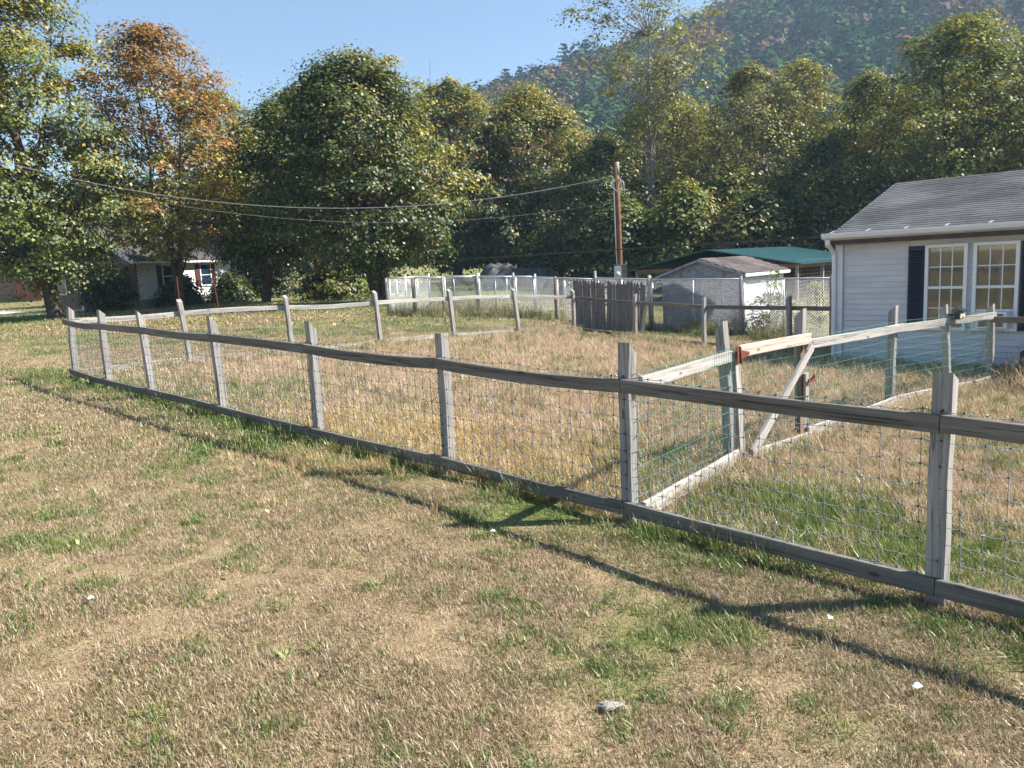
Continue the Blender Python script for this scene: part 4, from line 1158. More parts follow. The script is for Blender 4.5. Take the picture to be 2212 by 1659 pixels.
for side in (1, -1):
    pts = [sroof(side, 0, -oh), sroof(side, 1, -oh), sroof(side, 1, SD + oh), sroof(side, 0, SD + oh)]
    n_ = (pts[1] - pts[0]).cross(pts[3] - pts[0]).normalized()
    if n_.z < 0: n_ = -n_
    rf = poly_prism('roof', pts, -.05, n_, 'roof_dark', shed)
    sl = (pts[1] - pts[0]).length; dn_ = (pts[1] - pts[0]).normalized(); al = (pts[3] - pts[0]).normalized(); wid_ = (pts[3] - pts[0]).length
    upd = -dn_
    tmb = me('shingle', [(0, 0, .014), (.292, 0, .014), (.292, .17, .006), (0, .17, .006), (0, 0, 0), (.292, 0, 0)], [(0, 1, 2, 3), (4, 5, 1, 0), (4, 0, 3), (5, 2, 1)], 'shingle_brown')
    for k in range(int(sl / .14)):
        n_t = int(wid_ / .3)
        for q_ in range(n_t):
            a_ = q_ * .3 + (k % 2) * .12
            b0 = pts[1] + upd * (k * .14 - .015) + al * a_ + n_ * .004
            Mx = Matrix(((al.x, upd.x, n_.x, b0.x), (al.y, upd.y, n_.y, b0.y), (al.z, upd.z, n_.z, b0.z), (0, 0, 0, 1)))
            place('shingle', tmb, rf, Mx)
    board('fascia', sroof(side, 1.005, -oh) - UZ * .05, sroof(side, 1.005, SD + oh) - UZ * .05, .02, .09, 'trim_white', shed, seg=1, jit=0)
    board('rake_board', sroof(side, .0, -oh - .012) - UZ * .05, sroof(side, 1.0, -oh - .012) - UZ * .05, .02, .07, 'shed_front_shaded', shed, zdir=n_, seg=1, jit=0)

# animal pen under a green metal roof
PN = Vector((13.2, 35.4, 0)); PN.z = tz(PN.x, PN.y)
def pn_(a, b, z): return PN - SU * a + SVv * b + UZ * z
PW, PD, PH, PR = 8.6, 9.0, 1.75, 0.80
pen = thing('animal_pen', PN, 'open sided animal pen with a long green ribbed metal roof', 'pen')
def proof(side, a_, b_):
    return pn_(PW / 2 - side * (PW / 2 + .35) * a_, b_, PH + PR - (PR + PR * .35 / (PW / 2)) * a_)
for side in (1, -1):
    c0, c1, c2, c3 = proof(side, 0, -.4), proof(side, 1, -.4), proof(side, 1, PD + .4), proof(side, 0, PD + .4)
    n_ = (c1 - c0).cross(c3 - c0).normalized()
    if n_.z < 0: n_ = -n_
    V = []; Fs = []; W_ = (c3 - c0).length; al = (c3 - c0).normalized(); st = .115; k = 0
    xs_ = np.arange(0, W_, st)
    for i, x_ in enumerate(xs_):
        h_ = 0.028 if i % 2 else 0.0
        V += [c0 + al * x_ + n_ * h_ - PN, c1 + al * x_ + n_ * h_ - PN, c0 + al * x_ + n_ * (h_ - .012) - PN, c1 + al * x_ + n_ * (h_ - .012) - PN]
    for i in range(len(xs_) - 1):
        o_ = 4 * i
        Fs += [(o_, o_ + 1, o_ + 5, o_ + 4), (o_ + 2, o_ + 6, o_ + 7, o_ + 3), (o_ + 1, o_ + 3, o_ + 7, o_ + 5), (o_, o_ + 4, o_ + 6, o_ + 2)]
    place('roof_sheet', me('roof_sheet', V, Fs, 'metal_green'), pen, Matrix.Translation(PN))
    board('rake_trim', proof(side, 0, -.42) + UZ * .02, proof(side, 1, -.42) + UZ * .02, .03, .06, 'metal_green', pen, zdir=n_, seg=1, jit=0)
    board('header', pn_(PW / 2 - side * PW / 2, 0, PH - .12), pn_(PW / 2 - side * PW / 2, PD, PH - .12), .05, .18, 'wood_brown', pen, seg=2)
board('header', pn_(0, 0, PH - .12), pn_(PW, 0, PH - .12), .05, .2, 'wood_brown', pen, seg=2)
for a_ in (0, PW / 3, 2 * PW / 3, PW):
    for b_ in (0, PD / 3, 2 * PD / 3, PD):
        if 0 < a_ < PW and 0 < b_ < PD: continue
        board('post', pn_(a_, b_, -.2), pn_(a_, b_, PH - .1), .12, .12, 'wood_grey', pen, zdir=SU, seg=1)
segs = []
for (p_, q_) in ((pn_(0, 0, 0), pn_(0, PD, 0)), (pn_(0, 0, 0), pn_(PW, 0, 0))):
    for hh in np.arange(.1, 1.9, .16): segs.append((p_ + UZ * hh, q_ + UZ * hh))
    for k in np.linspace(0, 1, 24): segs.append((p_.lerp(q_, k), p_.lerp(q_, k) + UZ * 1.85))
wires('wire_mesh', [(tuple(a), tuple(b)) for a, b in segs], .006, 'wire_grey', pen)
poly_prism('back_wall', [pn_(0, PD - .1, 0), pn_(PW, PD - .1, 0), pn_(PW, PD - .1, PH), pn_(PW / 2, PD - .1, PH + PR - .06), pn_(0, PD - .1, PH)], .06, SVv, 'wood_brown', pen)

# chain link fence
def chain(parent, p, q, H, wood_end=True, d=.075, r_=.0032):
    P0 = Vector((p[0], p[1], tz(*p))); P1 = Vector((q[0], q[1], tz(*q))); L = (P1 - P0).length
    segs = []
    def pt(s, h): return tuple(P0.lerp(P1, s / L) + UZ * (h + .04))
    x = -H
    while x < L:
        s0, h0, s1, h1 = x, 0, x + H, H
        if s0 < 0: h0 = -s0; s0 = 0
        if s1 > L: h1 = H - (s1 - L); s1 = L
        if s1 > s0: segs.append((pt(s0, h0), pt(s1, h1))); segs.append((pt(s0, H - h0), pt(s1, H - h1)))
        x += d
    wires('wire_mesh', segs, r_, 'chain_wire', parent)
    tube_obj('top_rail', [P0 + UZ * (H + .03), P1 + UZ * (H + .03)], .022, 'galv', parent, 8)
    if L > 1.3:
        m_ = P0.lerp(P1, .5); tube_obj('line_post', [m_ - UZ * .1, m_ + UZ * (H + .02)], .022, 'galv', parent, 8)
KN = [(-4.45, 29.1), (-3.45, 28.75), (-2.35, 28.6), (-1.1, 28.7), (0.25, 28.4), (1.68, 27.2), (2.9, 25.4), (4.32, 23.6), (6.42, 21.35), (8.0, 19.2)]
kf = thing('chain_link_fence', (KN[3][0], KN[3][1], tz(*KN[3])), 'chain link kennel fence with wooden posts running past the shed', 'chain link fence')
for i in range(len(KN) - 1): chain(kf, KN[i], KN[i + 1], 1.38 if i < 6 else 1.5)
for i, p in enumerate(KN):
    hh = [1.42, 1.42, 1.46, 1.56, 1.56, 1.50, 1.75, 1.66, 1.62, 1.6][i]
    z = tz(*p)
    tube_obj('post', [(p[0], p[1] - .05, z - .15), (p[0] + random.uniform(-.03, .03), p[1] - .05, z + hh)], [.055, .048], 'wood_brown' if i in (1, 5) else 'wood_grey', kf, 8)
    tube_obj('end_post', [(p[0] + .08, p[1], z - .1), (p[0] + .08, p[1], z + 1.42)], .024, 'galv', kf, 8)
KB = [(-4.45, 29.1), (-4.1, 31.6), (-3.4, 34.2), (-1.2, 33.8), (1.2, 33.0), (3.6, 31.8), (5.6, 30.5)]
kb = thing('chain_link_fence', (KB[3][0], KB[3][1], tz(*KB[3])), 'far side of the chain link kennel seen through the near mesh', 'chain link fence')
for i in range(len(KB) - 1): chain(kb, KB[i], KB[i + 1], 1.36, d=.085)
for i, p in enumerate(KB[1:]):
    z = tz(*p); tube_obj('post', [(p[0], p[1], z - .1), (p[0], p[1], z + 1.5)], .045, 'galv', kb, 8)

# stockade panel leaning on the kennel posts
st0 = Vector((1.98, 23.1, 0)); st1 = Vector((3.92, 22.15, 0))
st0.z = tz(st0.x, st0.y); st1.z = tz(st1.x, st1.y)
sk = thing('stockade_panel', (st0 + st1) / 2, 'weathered grey stockade fence panel of pointed pickets below the utility pole', 'fence')
su = (st1 - st0).normalized(); sn = Vector((su.y, -su.x, 0))
def picket_mesh(h, w_):
    V = []
    for y in (-.009, .009):
        V += [(-w_ / 2, y, 0), (w_ / 2, y, 0), (w_ / 2, y, h - .09), (w_ * .12, y, h), (-w_ * .12, y, h), (-w_ / 2, y, h - .09)]
    n_ = 6
    Fs = [tuple(range(n_ - 1, -1, -1)), tuple(range(n_, 2 * n_))] + [(i, (i + 1) % n_, (i + 1) % n_ + n_, i + n_) for i in range(n_)]
    # local X must run along the picket for the grain
    V = [(z, y, -x) for (x, y, z) in V]
    return me('picket', V, Fs, 'wood_stockade')
L_ = (st1 - st0).length; k = 0; x_ = .04
while x_ < L_ - .02:
    if not (1.02 < x_ < 1.10):
        wv = random.uniform(.078, .092); h_ = 1.46 + random.uniform(-.05, .03)
        b0 = st0 + su * x_ + UZ * (.02 + random.uniform(-.03, .02))
        ln = -sn * .05 + su * random.uniform(-.015, .015) + (su * -.02 if x_ < 1 else su * .03)
        place('picket', picket_mesh(h_, wv), sk, frame(UZ + ln, sn.cross(UZ) * 1.0, b0))
    x_ += .089
for hh in (.25, .78, 1.28):
    board('back_rail', st0 - sn * (.025 + .05 * hh) + UZ * hh, st1 - sn * (.025 + .05 * hh) + UZ * hh, .03, .06, 'wood_stockade', sk, seg=2)
lb0 = st1 + su * .06 + sn * .04
prop = board('leaning_board', lb0 + UZ * .05 - su * .18, lb0 + UZ * 1.62 + su * .16, .02, .09, 'wood_pale', None, zdir=su, seg=2)
tag(prop, 'pale loose board leaning against the end of the stockade panel', 'board')

# ---- rusty steel stakes beyond the rear fence
for (x, y, h, lx_, lb_) in ((-13.7, 32.6, 1.75, .0, 'rusty steel stake standing against the thin maple trunk'), (-12.2, 33.0, 1.55, -.14, 'rusty steel stake tilting in front of the white house shrubs')):
    z = tz(x, y)
    tp = thing('fence_stake', (x, y, z), lb_, 'stake')
    board('web', (x, y, z - .2), (x + lx_, y, z + h), .010, .04, 'rust', tp, zdir=(1, 0, 0), seg=2, jit=.001, ch=.002)
    board('flange', (x, y - .02, z - .2), (x + lx_, y - .02, z + h - .02), .03, .012, 'rust', tp, zdir=(1, 0, 0), seg=2, jit=.001, ch=.002)

# ================================================================== UTILITY POLE AND CABLES
UP = Vector((3.93, 27.05, 0)); UP.z = tz(UP.x, UP.y)
upole = thing('utility_pole', UP, 'brown wooden utility pole with a grey electric meter', 'utility pole')
pole_pts = [UP - UZ * .3, UP + UZ * 1.5, UP + UZ * 3.4, UP + UZ * 5.42 - Vector((.02, 0, 0))]
tube_obj('pole', pole_pts, [.115, .108, .10, .088], 'wood_pole', upole, 14)
tube_obj('pole_cap', [UP + UZ * 5.0, UP + UZ * 5.425], [.092, .09], 'wood_grey', upole, 14)
tube_obj('conduit', [UP + Vector((-.10, -.09, 1.95)), UP + Vector((-.115, -.085, 3.0)), UP + Vector((-.12, -.08, 4.2)), UP + Vector((-.12, -.08, 4.75))], .022, 'galv', upole, 8)
bk = box('backboard', UP + Vector((.02, -.14, 1.72)), .42, .04, .52, 'wood_stockade', upole)
mb = box('meter_box', UP + Vector((-.10, -.22, 1.72)), .23, .11, .40, 'meter_grey', upole)
tube_obj('meter', [UP + Vector((-.12, -.27, 1.66)), UP + Vector((-.12, -.33, 1.66)), UP + Vector((-.12, -.38, 1.66))], [.085, .085, .07], 'paper_white', mb, 14, True)
wh = box('weatherhead', UP + Vector((-.13, -.10, 4.80)), .10, .10, .09, 'galv', upole)
tube_obj('insulator', [UP + Vector((-.16, -.04, 4.93)), UP + Vector((-.28, -.04, 4.98))], .03, 'galv', upole, 8)
for k, (dx_, dz_) in enumerate(((.20, -.42), (.10, -.34), (-.06, -.30))):
    pts = [UP + Vector((-.16, -.12, 4.80)), UP + Vector((-.22, -.16, 4.62)), UP + Vector((-.08 + dx_ * .5, -.18, 4.78 + dz_)), UP + Vector((.02 + dx_, -.16, 4.80 + dz_ * .95)), UP + Vector((.0 + dx_ * 1.05, -.10, 4.98 + dz_ * .6)), UP + Vector((.08, -.08, 5.0 + dz_ * .3))]
    if k == 2: pts = [UP + Vector((-.75, -.04, 4.90 - .12)), UP + Vector((-.5, -.08, 4.52)), UP + Vector((-.25, -.12, 4.42)), UP + Vector((-.14, -.12, 4.46))]
    tube_obj('drip_loop', pts, .014 if k < 2 else .02, 'cable_alum' if k < 2 else 'cable_black', upole, 6)
def cable(name, p, q, sag, r_, mat, label, n=28, parent=None):
    p = Vector(p); q = Vector(q)
    pts = [p.lerp(q, k / n) - UZ * (sag * 4 * (k / n) * (1 - k / n)) for k in range(n + 1)]
    o_ = tube_obj(name, pts, r_, mat, None, 6)
    return tag(o_, label, 'cable')
CABLES = 1
cable('service_cable', UP + Vector((-.2, -.04, 4.95)), (-22.0, 27.5, 8.15), 2.0, .011, 'cable_alum', 'thick twisted service cable sagging left from the top of the utility pole')
cable('guy_wire', UP + Vector((-.1, -.08, 4.10)), (-22.0, 28.5, 8.05), 1.85, .005, 'cable_alum', 'thin lower wire sagging left from below the top of the utility pole')
ph = cable('telephone_cable', (6.25, 14.7, 2.02), (-13.0, 62.0, 2.3), -.05, .016, 'cable_black', 'black telephone cable running low past the utility pole to the house eave')
cable('thin_wire', (9.5, 19.0, 3.1), (-5.0, 60.0, 3.3), .25, .007, 'cable_black', 'thin dark wire crossing behind the utility pole to the house')
a_ = Vector((6.25, 14.7, 2.02)); b_ = Vector((-13.0, 62.0, 2.3)); dd_ = (b_ - a_).normalized()
spl = tube_obj('splice_case', [a_ + dd_ * 2.9 - UZ * .05, a_ + dd_ * 2.95 - UZ * .05, a_ + dd_ * 3.45 - UZ * .05, a_ + dd_ * 3.5 - UZ * .05], [.03, .055, .055, .03], 'cable_black', None, 10)
tag(spl, 'black splice case hanging on the low telephone cable', 'splice case')

# ================================================================== WHITE HOUSE AND RED BARN BEHIND THE MAPLES
LC = Vector((-22.3, 47.2, 0)); LC.z = tz(LC.x, LC.y)
LD = Vector((0.33, 0.944, 0)).normalized(); LE = Vector((-LD.y, LD.x, 0))      # along the long wall / along the gable end
LLen, LWid, LH, LF = 13.5, 7.4, 3.0, 0.55
def lh(a, b, z): return LC + LD * a + LE * b + UZ * z
wh_ = thing('ranch_house', LC, 'white sided house with brick gable end half hidden behind the maples', 'house')
poly_prism('foundation', [lh(.05, -.02, -.3), lh(LLen, -.02, -.3), lh(LLen, -.02, LF), lh(.05, -.02, LF)], .2, LE, 'foundation', wh_)
lw = poly_prism('long_wall', [lh(.05, .02, LF), lh(LLen, .02, LF), lh(LLen, .02, LH), lh(.05, .02, LH)], .15, LE, 'white_siding', wh_)
bh = .2
for k in range(int((LH - LF) / bh)):
    z = LF + k * bh
    V = [(0, 0, 0), (LLen - .1, 0, 0), (LLen - .1, -.03, 0), (0, -.03, 0), (0, -.004, bh), (LLen - .1, -.004, bh), (LLen - .1, 0, bh), (0, 0, bh)]
    Fs = [(0, 1, 2, 3), (3, 2, 5, 4), (4, 5, 6, 7), (0, 3, 4, 7), (1, 6, 5, 2)]
    if k == 0: lbm = me('siding_board', V, Fs, 'white_siding')
    place('siding_board', lbm, lw, frame(LD, UZ, lh(.1, .018, z)))
gw = poly_prism('gable_wall', [lh(0, 0, -.3), lh(0, LWid, -.3), lh(0, LWid, LH), lh(0, LWid / 2, LH + 2.0), lh(0, 0, LH)], .18, LD, 'brick_far', wh_)
poly_prism('gable_panel', [lh(-.03, .3, LH + .12), lh(-.03, LWid - .3, LH + .12), lh(-.03, LWid / 2, LH + 1.95)], .03, LD, 'wood_brown', wh_)
poly_prism('back_wall', [lh(LLen, 0, -.3), lh(LLen, LWid, -.3), lh(LLen, LWid, LH), lh(LLen, LWid / 2, LH + 2.0), lh(LLen, 0, LH)], .15, -LD, 'white_siding', wh_)
for side in (0, 1):
    b0 = -.45 if side == 0 else LWid + .45; bz = LH - .2
    pts = [lh(-.5, b0, bz), lh(LLen + .4, b0, bz), lh(LLen + .4, LWid / 2, LH + 2.1), lh(-.5, LWid / 2, LH + 2.1)]
    n_ = (pts[1] - pts[0]).cross(pts[3] - pts[0]).normalized()
    if n_.z < 0: n_ = -n_
    rf = poly_prism('roof', pts, .12, n_, 'roof_dark', wh_)
    board('rake_board', pts[0] + n_ * .0 - LD * .02, pts[3] - LD * .02, .04, .24, 'frame_white', wh_, zdir=n_, seg=1, jit=0)
    board('gutter', pts[0] - UZ * .02, pts[1] - UZ * .02, .12, .12, 'frame_white', wh_, seg=1, jit=0)
chm = box('chimney', lh(6.5, LWid / 2, LH + 2.5), .8, .6, 1.5, 'brick_far', wh_)
def lwin(a, w_, z0, z1, gable=False):
    if gable:
        f_ = lambda u_, z_, o_: lh(-o_, u_, z_); ax = LE; nn = -LD
    else:
        f_ = lambda u_, z_, o_: lh(u_, -o_ - .01, z_); ax = LD; nn = -LE
    wn = poly_prism('window', [f_(a - .09, z0 - .09, .035), f_(a + w_ + .09, z0 - .09, .035), f_(a + w_ + .09, z1 + .09, .035), f_(a - .09, z1 + .09, .035)], .03, nn, 'frame_white', wh_)
    zm = (z0 + z1) / 2
    for (p0, p1) in ((z0, zm - .025), (zm + .025, z1)):
        poly_prism('pane', [f_(a, p0, .068), f_(a + w_, p0, .068), f_(a + w_, p1, .068), f_(a, p1, .068)], .006, nn, 'solar_panel', wn)
    for s_ in (a - .5, a + w_ + .12):
        poly_prism('shutter', [f_(s_, z0 - .05, .035), f_(s_ + .38, z0 - .05, .035), f_(s_ + .38, z1 + .05, .035), f_(s_, z1 + .05, .035)], .035, nn, 'red_shutter', wh_)
lwin(2.2, .9, 1.25, 2.55); lwin(5.6, .9, 1.25, 2.55); lwin(9.2, 1.2, 1.6, 2.55)
lwin(1.0, 1.3, 1.15, 2.45, True); lwin(5.6, .8, 1.15, 2.45, True)
poly_prism('door', [lh(-.05, 3.5, .0), lh(-.05, 4.4, .0), lh(-.05, 4.4, 2.15), lh(-.05, 3.5, 2.15)], .05, LD, 'red_shutter', wh_)
pr = board('porch_roof', lh(-.7, .6, 2.62), lh(-.7, 5.2, 2.62), 1.3, .12, 'frame_white', wh_, seg=1, jit=0)
for b_ in (.8, 3.0, 5.0): board('porch_post', lh(-1.25, b_, 0), lh(-1.25, b_, 2.55), .12, .12, 'frame_white', wh_, zdir=LD, seg=1)
board('step', lh(-.55, 3.2, .08), lh(-.55, 4.8, .08), 1.0, .18, 'concrete', wh_, seg=1)

RC = Vector((-50.5, 79, 0)); RC.z = tz(RC.x, RC.y)
rbn_ = thing('barn', RC, 'small red painted outbuilding behind the large maple', 'outbuilding')
poly_prism('front_wall', [RC + Vector((-3.5, 0, -.3)), RC + Vector((3.5, 0, -.3)), RC + Vector((3.5, 0, 2.4)), RC + Vector((0, 0, 3.9)), RC + Vector((-3.5, 0, 2.4))], 5, (0, 1, 0), 'red_paint', rbn_)
for s_ in (-1, 1):
    pts = [RC + Vector((s_ * 3.9, -.4, 2.3)), RC + Vector((0, -.4, 4.0)), RC + Vector((0, 5.4, 4.0)), RC + Vector((s_ * 3.9, 5.4, 2.3))]
    poly_prism('roof', pts, .12, (0, 0, 1), 'roof_dark', rbn_)
poly_prism('door', [RC + Vector((-1, -.03, 0)), RC + Vector((1, -.03, 0)), RC + Vector((1, -.03, 2.1)), RC + Vector((-1, -.03, 2.1))], .04, (0, 1, 0), 'wood_brown', rbn_)

# grey tarpaulin over a pile between the far maple trunks
TC = Vector((1.0, 64.0, 0)); TC.z = tz(TC.x, TC.y)
n1_, n2_ = 40, 20; V = []; Fs = []
for i in range(n1_ + 1):
    for j in range(n2_ + 1):
        u_ = i / n1_ * 2 - 1; v_ = j / n2_ * 2 - 1
        hgt = 1.9 * max(0, 1 - abs(u_) ** 6) * max(0, 1 - abs(v_) ** 3) ** .7 * (.25 + 1.1 * float(fbm(u_ * 2.6 + 5, v_ * 1.6 + 3, 3)))
        V.append((u_ * 3.6 + .1 * math.sin(9 * v_), v_ * 1.6, hgt - .05 + .03 * math.sin(u_ * 23 + v_ * 9)))
for i in range(n1_):
    for j in range(n2_):
        q_ = i * (n2_ + 1) + j; Fs.append((q_, q_ + n2_ + 1, q_ + n2_ + 2, q_ + 1))
tp = place('tarpaulin', me('tarpaulin', V, Fs, 'tarp_grey', True), None, Matrix.Translation(TC))
tag(tp, 'grey tarpaulin covered pile between the two far maple trunks', 'tarpaulin')

# ================================================================== TREES
GREEN = [(0.085, 0.13, 0.026), (0.12, 0.165, 0.032), (0.07, 0.105, 0.024), (0.165, 0.195, 0.038), (0.22, 0.22, 0.042)]
DARK = [(0.045, 0.075, 0.018), (0.06, 0.095, 0.02), (0.035, 0.06, 0.016), (0.09, 0.12, 0.025), (0.15, 0.15, 0.03)]
YELLOW = [(0.24, 0.235, 0.045), (0.31, 0.27, 0.05), (0.17, 0.19, 0.04), (0.34, 0.25, 0.05), (0.13, 0.155, 0.035)]
ORANGE = [(0.30, 0.17, 0.045), (0.24, 0.13, 0.045), (0.33, 0.21, 0.06), (0.20, 0.15, 0.04), (0.22, 0.10, 0.04)]
OLIVE = [(0.17, 0.19, 0.05), (0.23, 0.24, 0.06), (0.12, 0.14, 0.04), (0.30, 0.28, 0.065), (0.17, 0.15, 0.06)]
PURPLE = [(0.11, 0.05, 0.045), (0.14, 0.07, 0.05), (0.08, 0.045, 0.04), (0.12, 0.08, 0.04), (0.09, 0.07, 0.03)]
GREY = [(0.21, 0.20, 0.11), (0.17, 0.17, 0.08), (0.26, 0.22, 0.13), (0.20, 0.19, 0.08), (0.13, 0.14, 0.06)]

def make_tree(name, base, H, R, z0, nclus, nleaf, lsize, pals, label, group, seed, shape='round', trunk_r=None, stems=1, Ry=None, lean=(0, 0),
              cs=0.52, hollow=0.42, bark='bark', parts=('trunk', 'crown'), cat='tree', top_bias=None, pal_split=None, fork=0.25, twigs=0):
    """H height of the top, R crown radius (x), z0 height of the crown's underside"""
    r = np.random.default_rng(seed); rnd = random.Random(seed)
    bx, by = base; bz = tz(bx, by)
    Ry = Ry or R
    trunk_r = trunk_r or 0.02 * H + 0.06
    tr = thing(name, (bx, by, bz), label, cat, group)
    # envelope
    def env(tt, th):
        if shape == 'round': e = np.sin(np.pi * np.clip(tt, 0, 1) ** 0.72) ** 0.55
        elif shape == 'tall': e = np.sin(np.pi * np.clip(tt, 0, 1) ** 0.85) ** 0.6
        elif shape == 'vase': e = np.sin(np.pi * np.clip(tt, 0, 1) ** 1.25) ** 0.6
        elif shape == 'dome': e = np.sqrt(np.clip(1 - tt ** 2.2, 0, 1))
        else: e = np.ones_like(tt)
        lob = 0.80 + 0.24 * np.sin(3 * th + seed + 4 * tt) * np.cos(2.3 * th - seed * 1.7 + 5 * tt) + 0.17 * np.sin(7 * th + 11 * tt + seed) + 0.12 * np.sin(13 * th - 19 * tt + 2 * seed)
        return e * (lob + 0.10)
    tt = r.random(nclus) ** (0.9 if top_bias is None else top_bias)
    th = r.random(nclus) * 2 * np.pi
    rad_ = env(tt, th) * np.sqrt(hollow + (1 - hollow) * r.random(nclus))
    rad_ *= r.uniform(.82, 1.14, nclus)
    zc = z0 + (H - z0) * tt + np.where(tt > .55, np.abs(r.normal(0, .35, nclus)) * (r.random(nclus) < .5), 0) - np.abs(r.normal(0, .02 * H, nclus)) * (tt < .2)
    lx_, ly_ = lean
    C_ = np.stack([rad_ * np.cos(th) * R + lx_ * (zc / H), rad_ * np.sin(th) * Ry + ly_ * (zc / H), zc], 1)
    # wood
    V = []; Fs = []
    def addtube(pts, rr, sides):
        v_, f_ = tube(pts, rr, sides, False); o_ = len(V); V.extend(v_); Fs.extend([tuple(i + o_ for i in q) for q in f_])
    nodes = []
    def limb(p, q, r0, r1, n=5, wob=.12, sides=7, keep=True):
        p = Vector(p); q = Vector(q); L = (q - p).length; pts = []
        for i in range(n + 1):
            k = i / n
            w_ = Vector((rnd.uniform(-1, 1), rnd.uniform(-1, 1), rnd.uniform(-.4, .6))) * wob * L / n * (0 if i in (0,) else 1)
            pts.append(p.lerp(q, k) + w_ + UZ * (-.10 * L * 4 * k * (1 - k) * .3))
        rr = [r0 + (r1 - r0) * (i / n) for i in range(n + 1)]
        addtube(pts, rr, sides)
        if keep: nodes.extend([(pts[i], rr[i]) for i in range(1, n + 1)])
        return pts
    axis_top = H * 0.80
    mains = []
    for s_ in range(stems):
        ang = s_ * 6.283 / stems + seed; sp = 0 if stems == 1 else R * .22
        p0 = Vector((math.cos(ang) * trunk_r * .5 * (stems > 1), math.sin(ang) * trunk_r * .5 * (stems > 1), -.25))
        pts = [p0]; rr = [trunk_r * (1.0 if stems == 1 else .72) * 1.35]
        for i in range(1, 8):
            k = i / 7
            pts.append(Vector((p0.x + math.cos(ang) * sp * k + lx_ * k * .8 + rnd.uniform(-.05, .05) * R * .6, p0.y + math.sin(ang) * sp * k + ly_ * k * .8 + rnd.uniform(-.05, .05) * R * .6, axis_top * k)))
            rr.append(trunk_r * (1.0 if stems == 1 else .72) * (1 - .86 * k ** .8) + .015)
        pts.insert(1, pts[0].lerp(pts[1], .25)); rr.insert(1, rr[1] * 1.08)
        addtube(pts, rr, 10)
        mains.append((pts, rr)); nodes.extend([(pts[i], rr[i]) for i in range(4, len(pts))])
    nl = max(5, int(nclus / 16))
    for i in range(nl):
        pts, rr = mains[i % stems]
        k = rnd.uniform(fork, .8); ii = k * (len(pts) - 1); i0 = int(ii); p = pts[i0].lerp(pts[min(i0 + 1, len(pts) - 1)], ii - i0)
        a_ = i * 2.399 + rnd.uniform(-.4, .4)
        tz_ = min(H * .93, max(z0 + .3, p.z + rnd.uniform(.15, .45) * (H - z0) * .8)); te = (tz_ - z0) / (H - z0)
        e_ = float(env(np.array([te]), np.array([a_]))[0]) * rnd.uniform(.65, .9)
        q = Vector((math.cos(a_) * R * e_ + lx_ * tz_ / H, math.sin(a_) * Ry * e_ + ly_ * tz_ / H, tz_))
        r0 = max(.03, rr[i0] * .55)
        limb(p, q, r0, .018, 5, .22, 6)
    for i in range(twigs):
        b_ = nodes[rnd.randrange(len(nodes))]; p = b_[0]; a_ = rnd.uniform(0, 6.283); L = rnd.uniform(.25, .75) * R
        q = p + Vector((math.cos(a_) * L * .8, math.sin(a_) * L * .8, L * rnd.uniform(.3, 1.3)))
        if q.z < H * 1.02: limb(p, q, min(.035, max(.014, b_[1] * .6)), .007, 4, .3, 4, keep=False)
    NP = np.array([list(n_[0]) for n_ in nodes]); NR = np.array([n_[1] for n_ in nodes])
    # each leaf clump hangs on a twig from the nearest wood below it
    for c_ in C_:
        d_ = NP - c_; dist = np.linalg.norm(d_, axis=1) + np.where(NP[:, 2] > c_[2] + .4, 1.5, 0)
        i0 = int(np.argmin(dist))
        if dist[i0] > .25:
            limb(NP[i0], c_, min(.045, max(.016, NR[i0] * .5)), .008, 3, .25, 4, keep=False)
    wo_ = place(parts[0], me(parts[0], V, Fs, bark, True), tr, Matrix.Translation(Vector((bx, by, bz))))
    # leaves
    per = np.maximum(8, (nleaf / nclus * r.uniform(.5, 1.5, nclus))).astype(int)
    ci = np.repeat(np.arange(nclus), per); n = len(ci)
    s_c = cs * r.uniform(.5, 1.5, nclus)
    off = r.normal(size=(n, 3)) * np.array([1, 1, .55]) * s_c[ci][:, None]
    rr2 = (off[:, 0] ** 2 + off[:, 1] ** 2) / (s_c[ci] ** 2)
    off[:, 2] = off[:, 2] * .6 + s_c[ci] * (.35 - .28 * np.minimum(rr2, 3))
    P_ = C_[ci] + off
    P_[:, 2] = np.maximum(P_[:, 2], 0.1)
    outw = C_[ci] - np.array([lx_ * .6, ly_ * .6, z0 + (H - z0) * .35]); outw /= np.maximum(np.linalg.norm(outw, axis=1, keepdims=True), .1)
    nrm = outw * .5 + np.array([.15, 0, .8]) + off * np.array([.5, .5, 0]) / s_c[ci][:, None] + r.normal(size=(n, 3)) * .42
    V2, F2 = quads(P_, nrm, lsize * r.uniform(.6, 1.35, n), r, .85)
    pa = np.array(pals[0]); pb = np.array(pals[1] if len(pals) > 1 else pals[0])
    if pal_split is None: mixp = (r.random(nclus) < .3)
    else: mixp = r.random(nclus) < np.clip(pal_split(C_, H, R), 0, 1)
    colA = pa[r.integers(0, len(pa), n)]; colB = pb[r.integers(0, len(pb), n)]
    col_ = np.where(mixp[ci][:, None], colB, colA)
    clus_tone = r.uniform(.75, 1.25, nclus)
    col_ = col_ * clus_tone[ci][:, None] * r.uniform(.75, 1.3, (n, 1)) * r.uniform(.93, 1.07, (n, 3))
    col_ = np.repeat(np.c_[np.clip(col_, 0, .8), np.ones(n)], 4, 0)
    place(parts[1], np_mesh(parts[1], V2, F2, 'leaf', color=col_), tr, Matrix.Translation(Vector((bx, by, bz))))
    return tr
G1 = 'maples in front of the white house'; G2 = 'trees of the wood behind the sheds'; G3 = 'undergrowth at the edge of the wood'; G4 = 'trimmed shrubs along the white house'
topo = lambda C_, H, R: (C_[:, 2] / H - .25) * 1.1
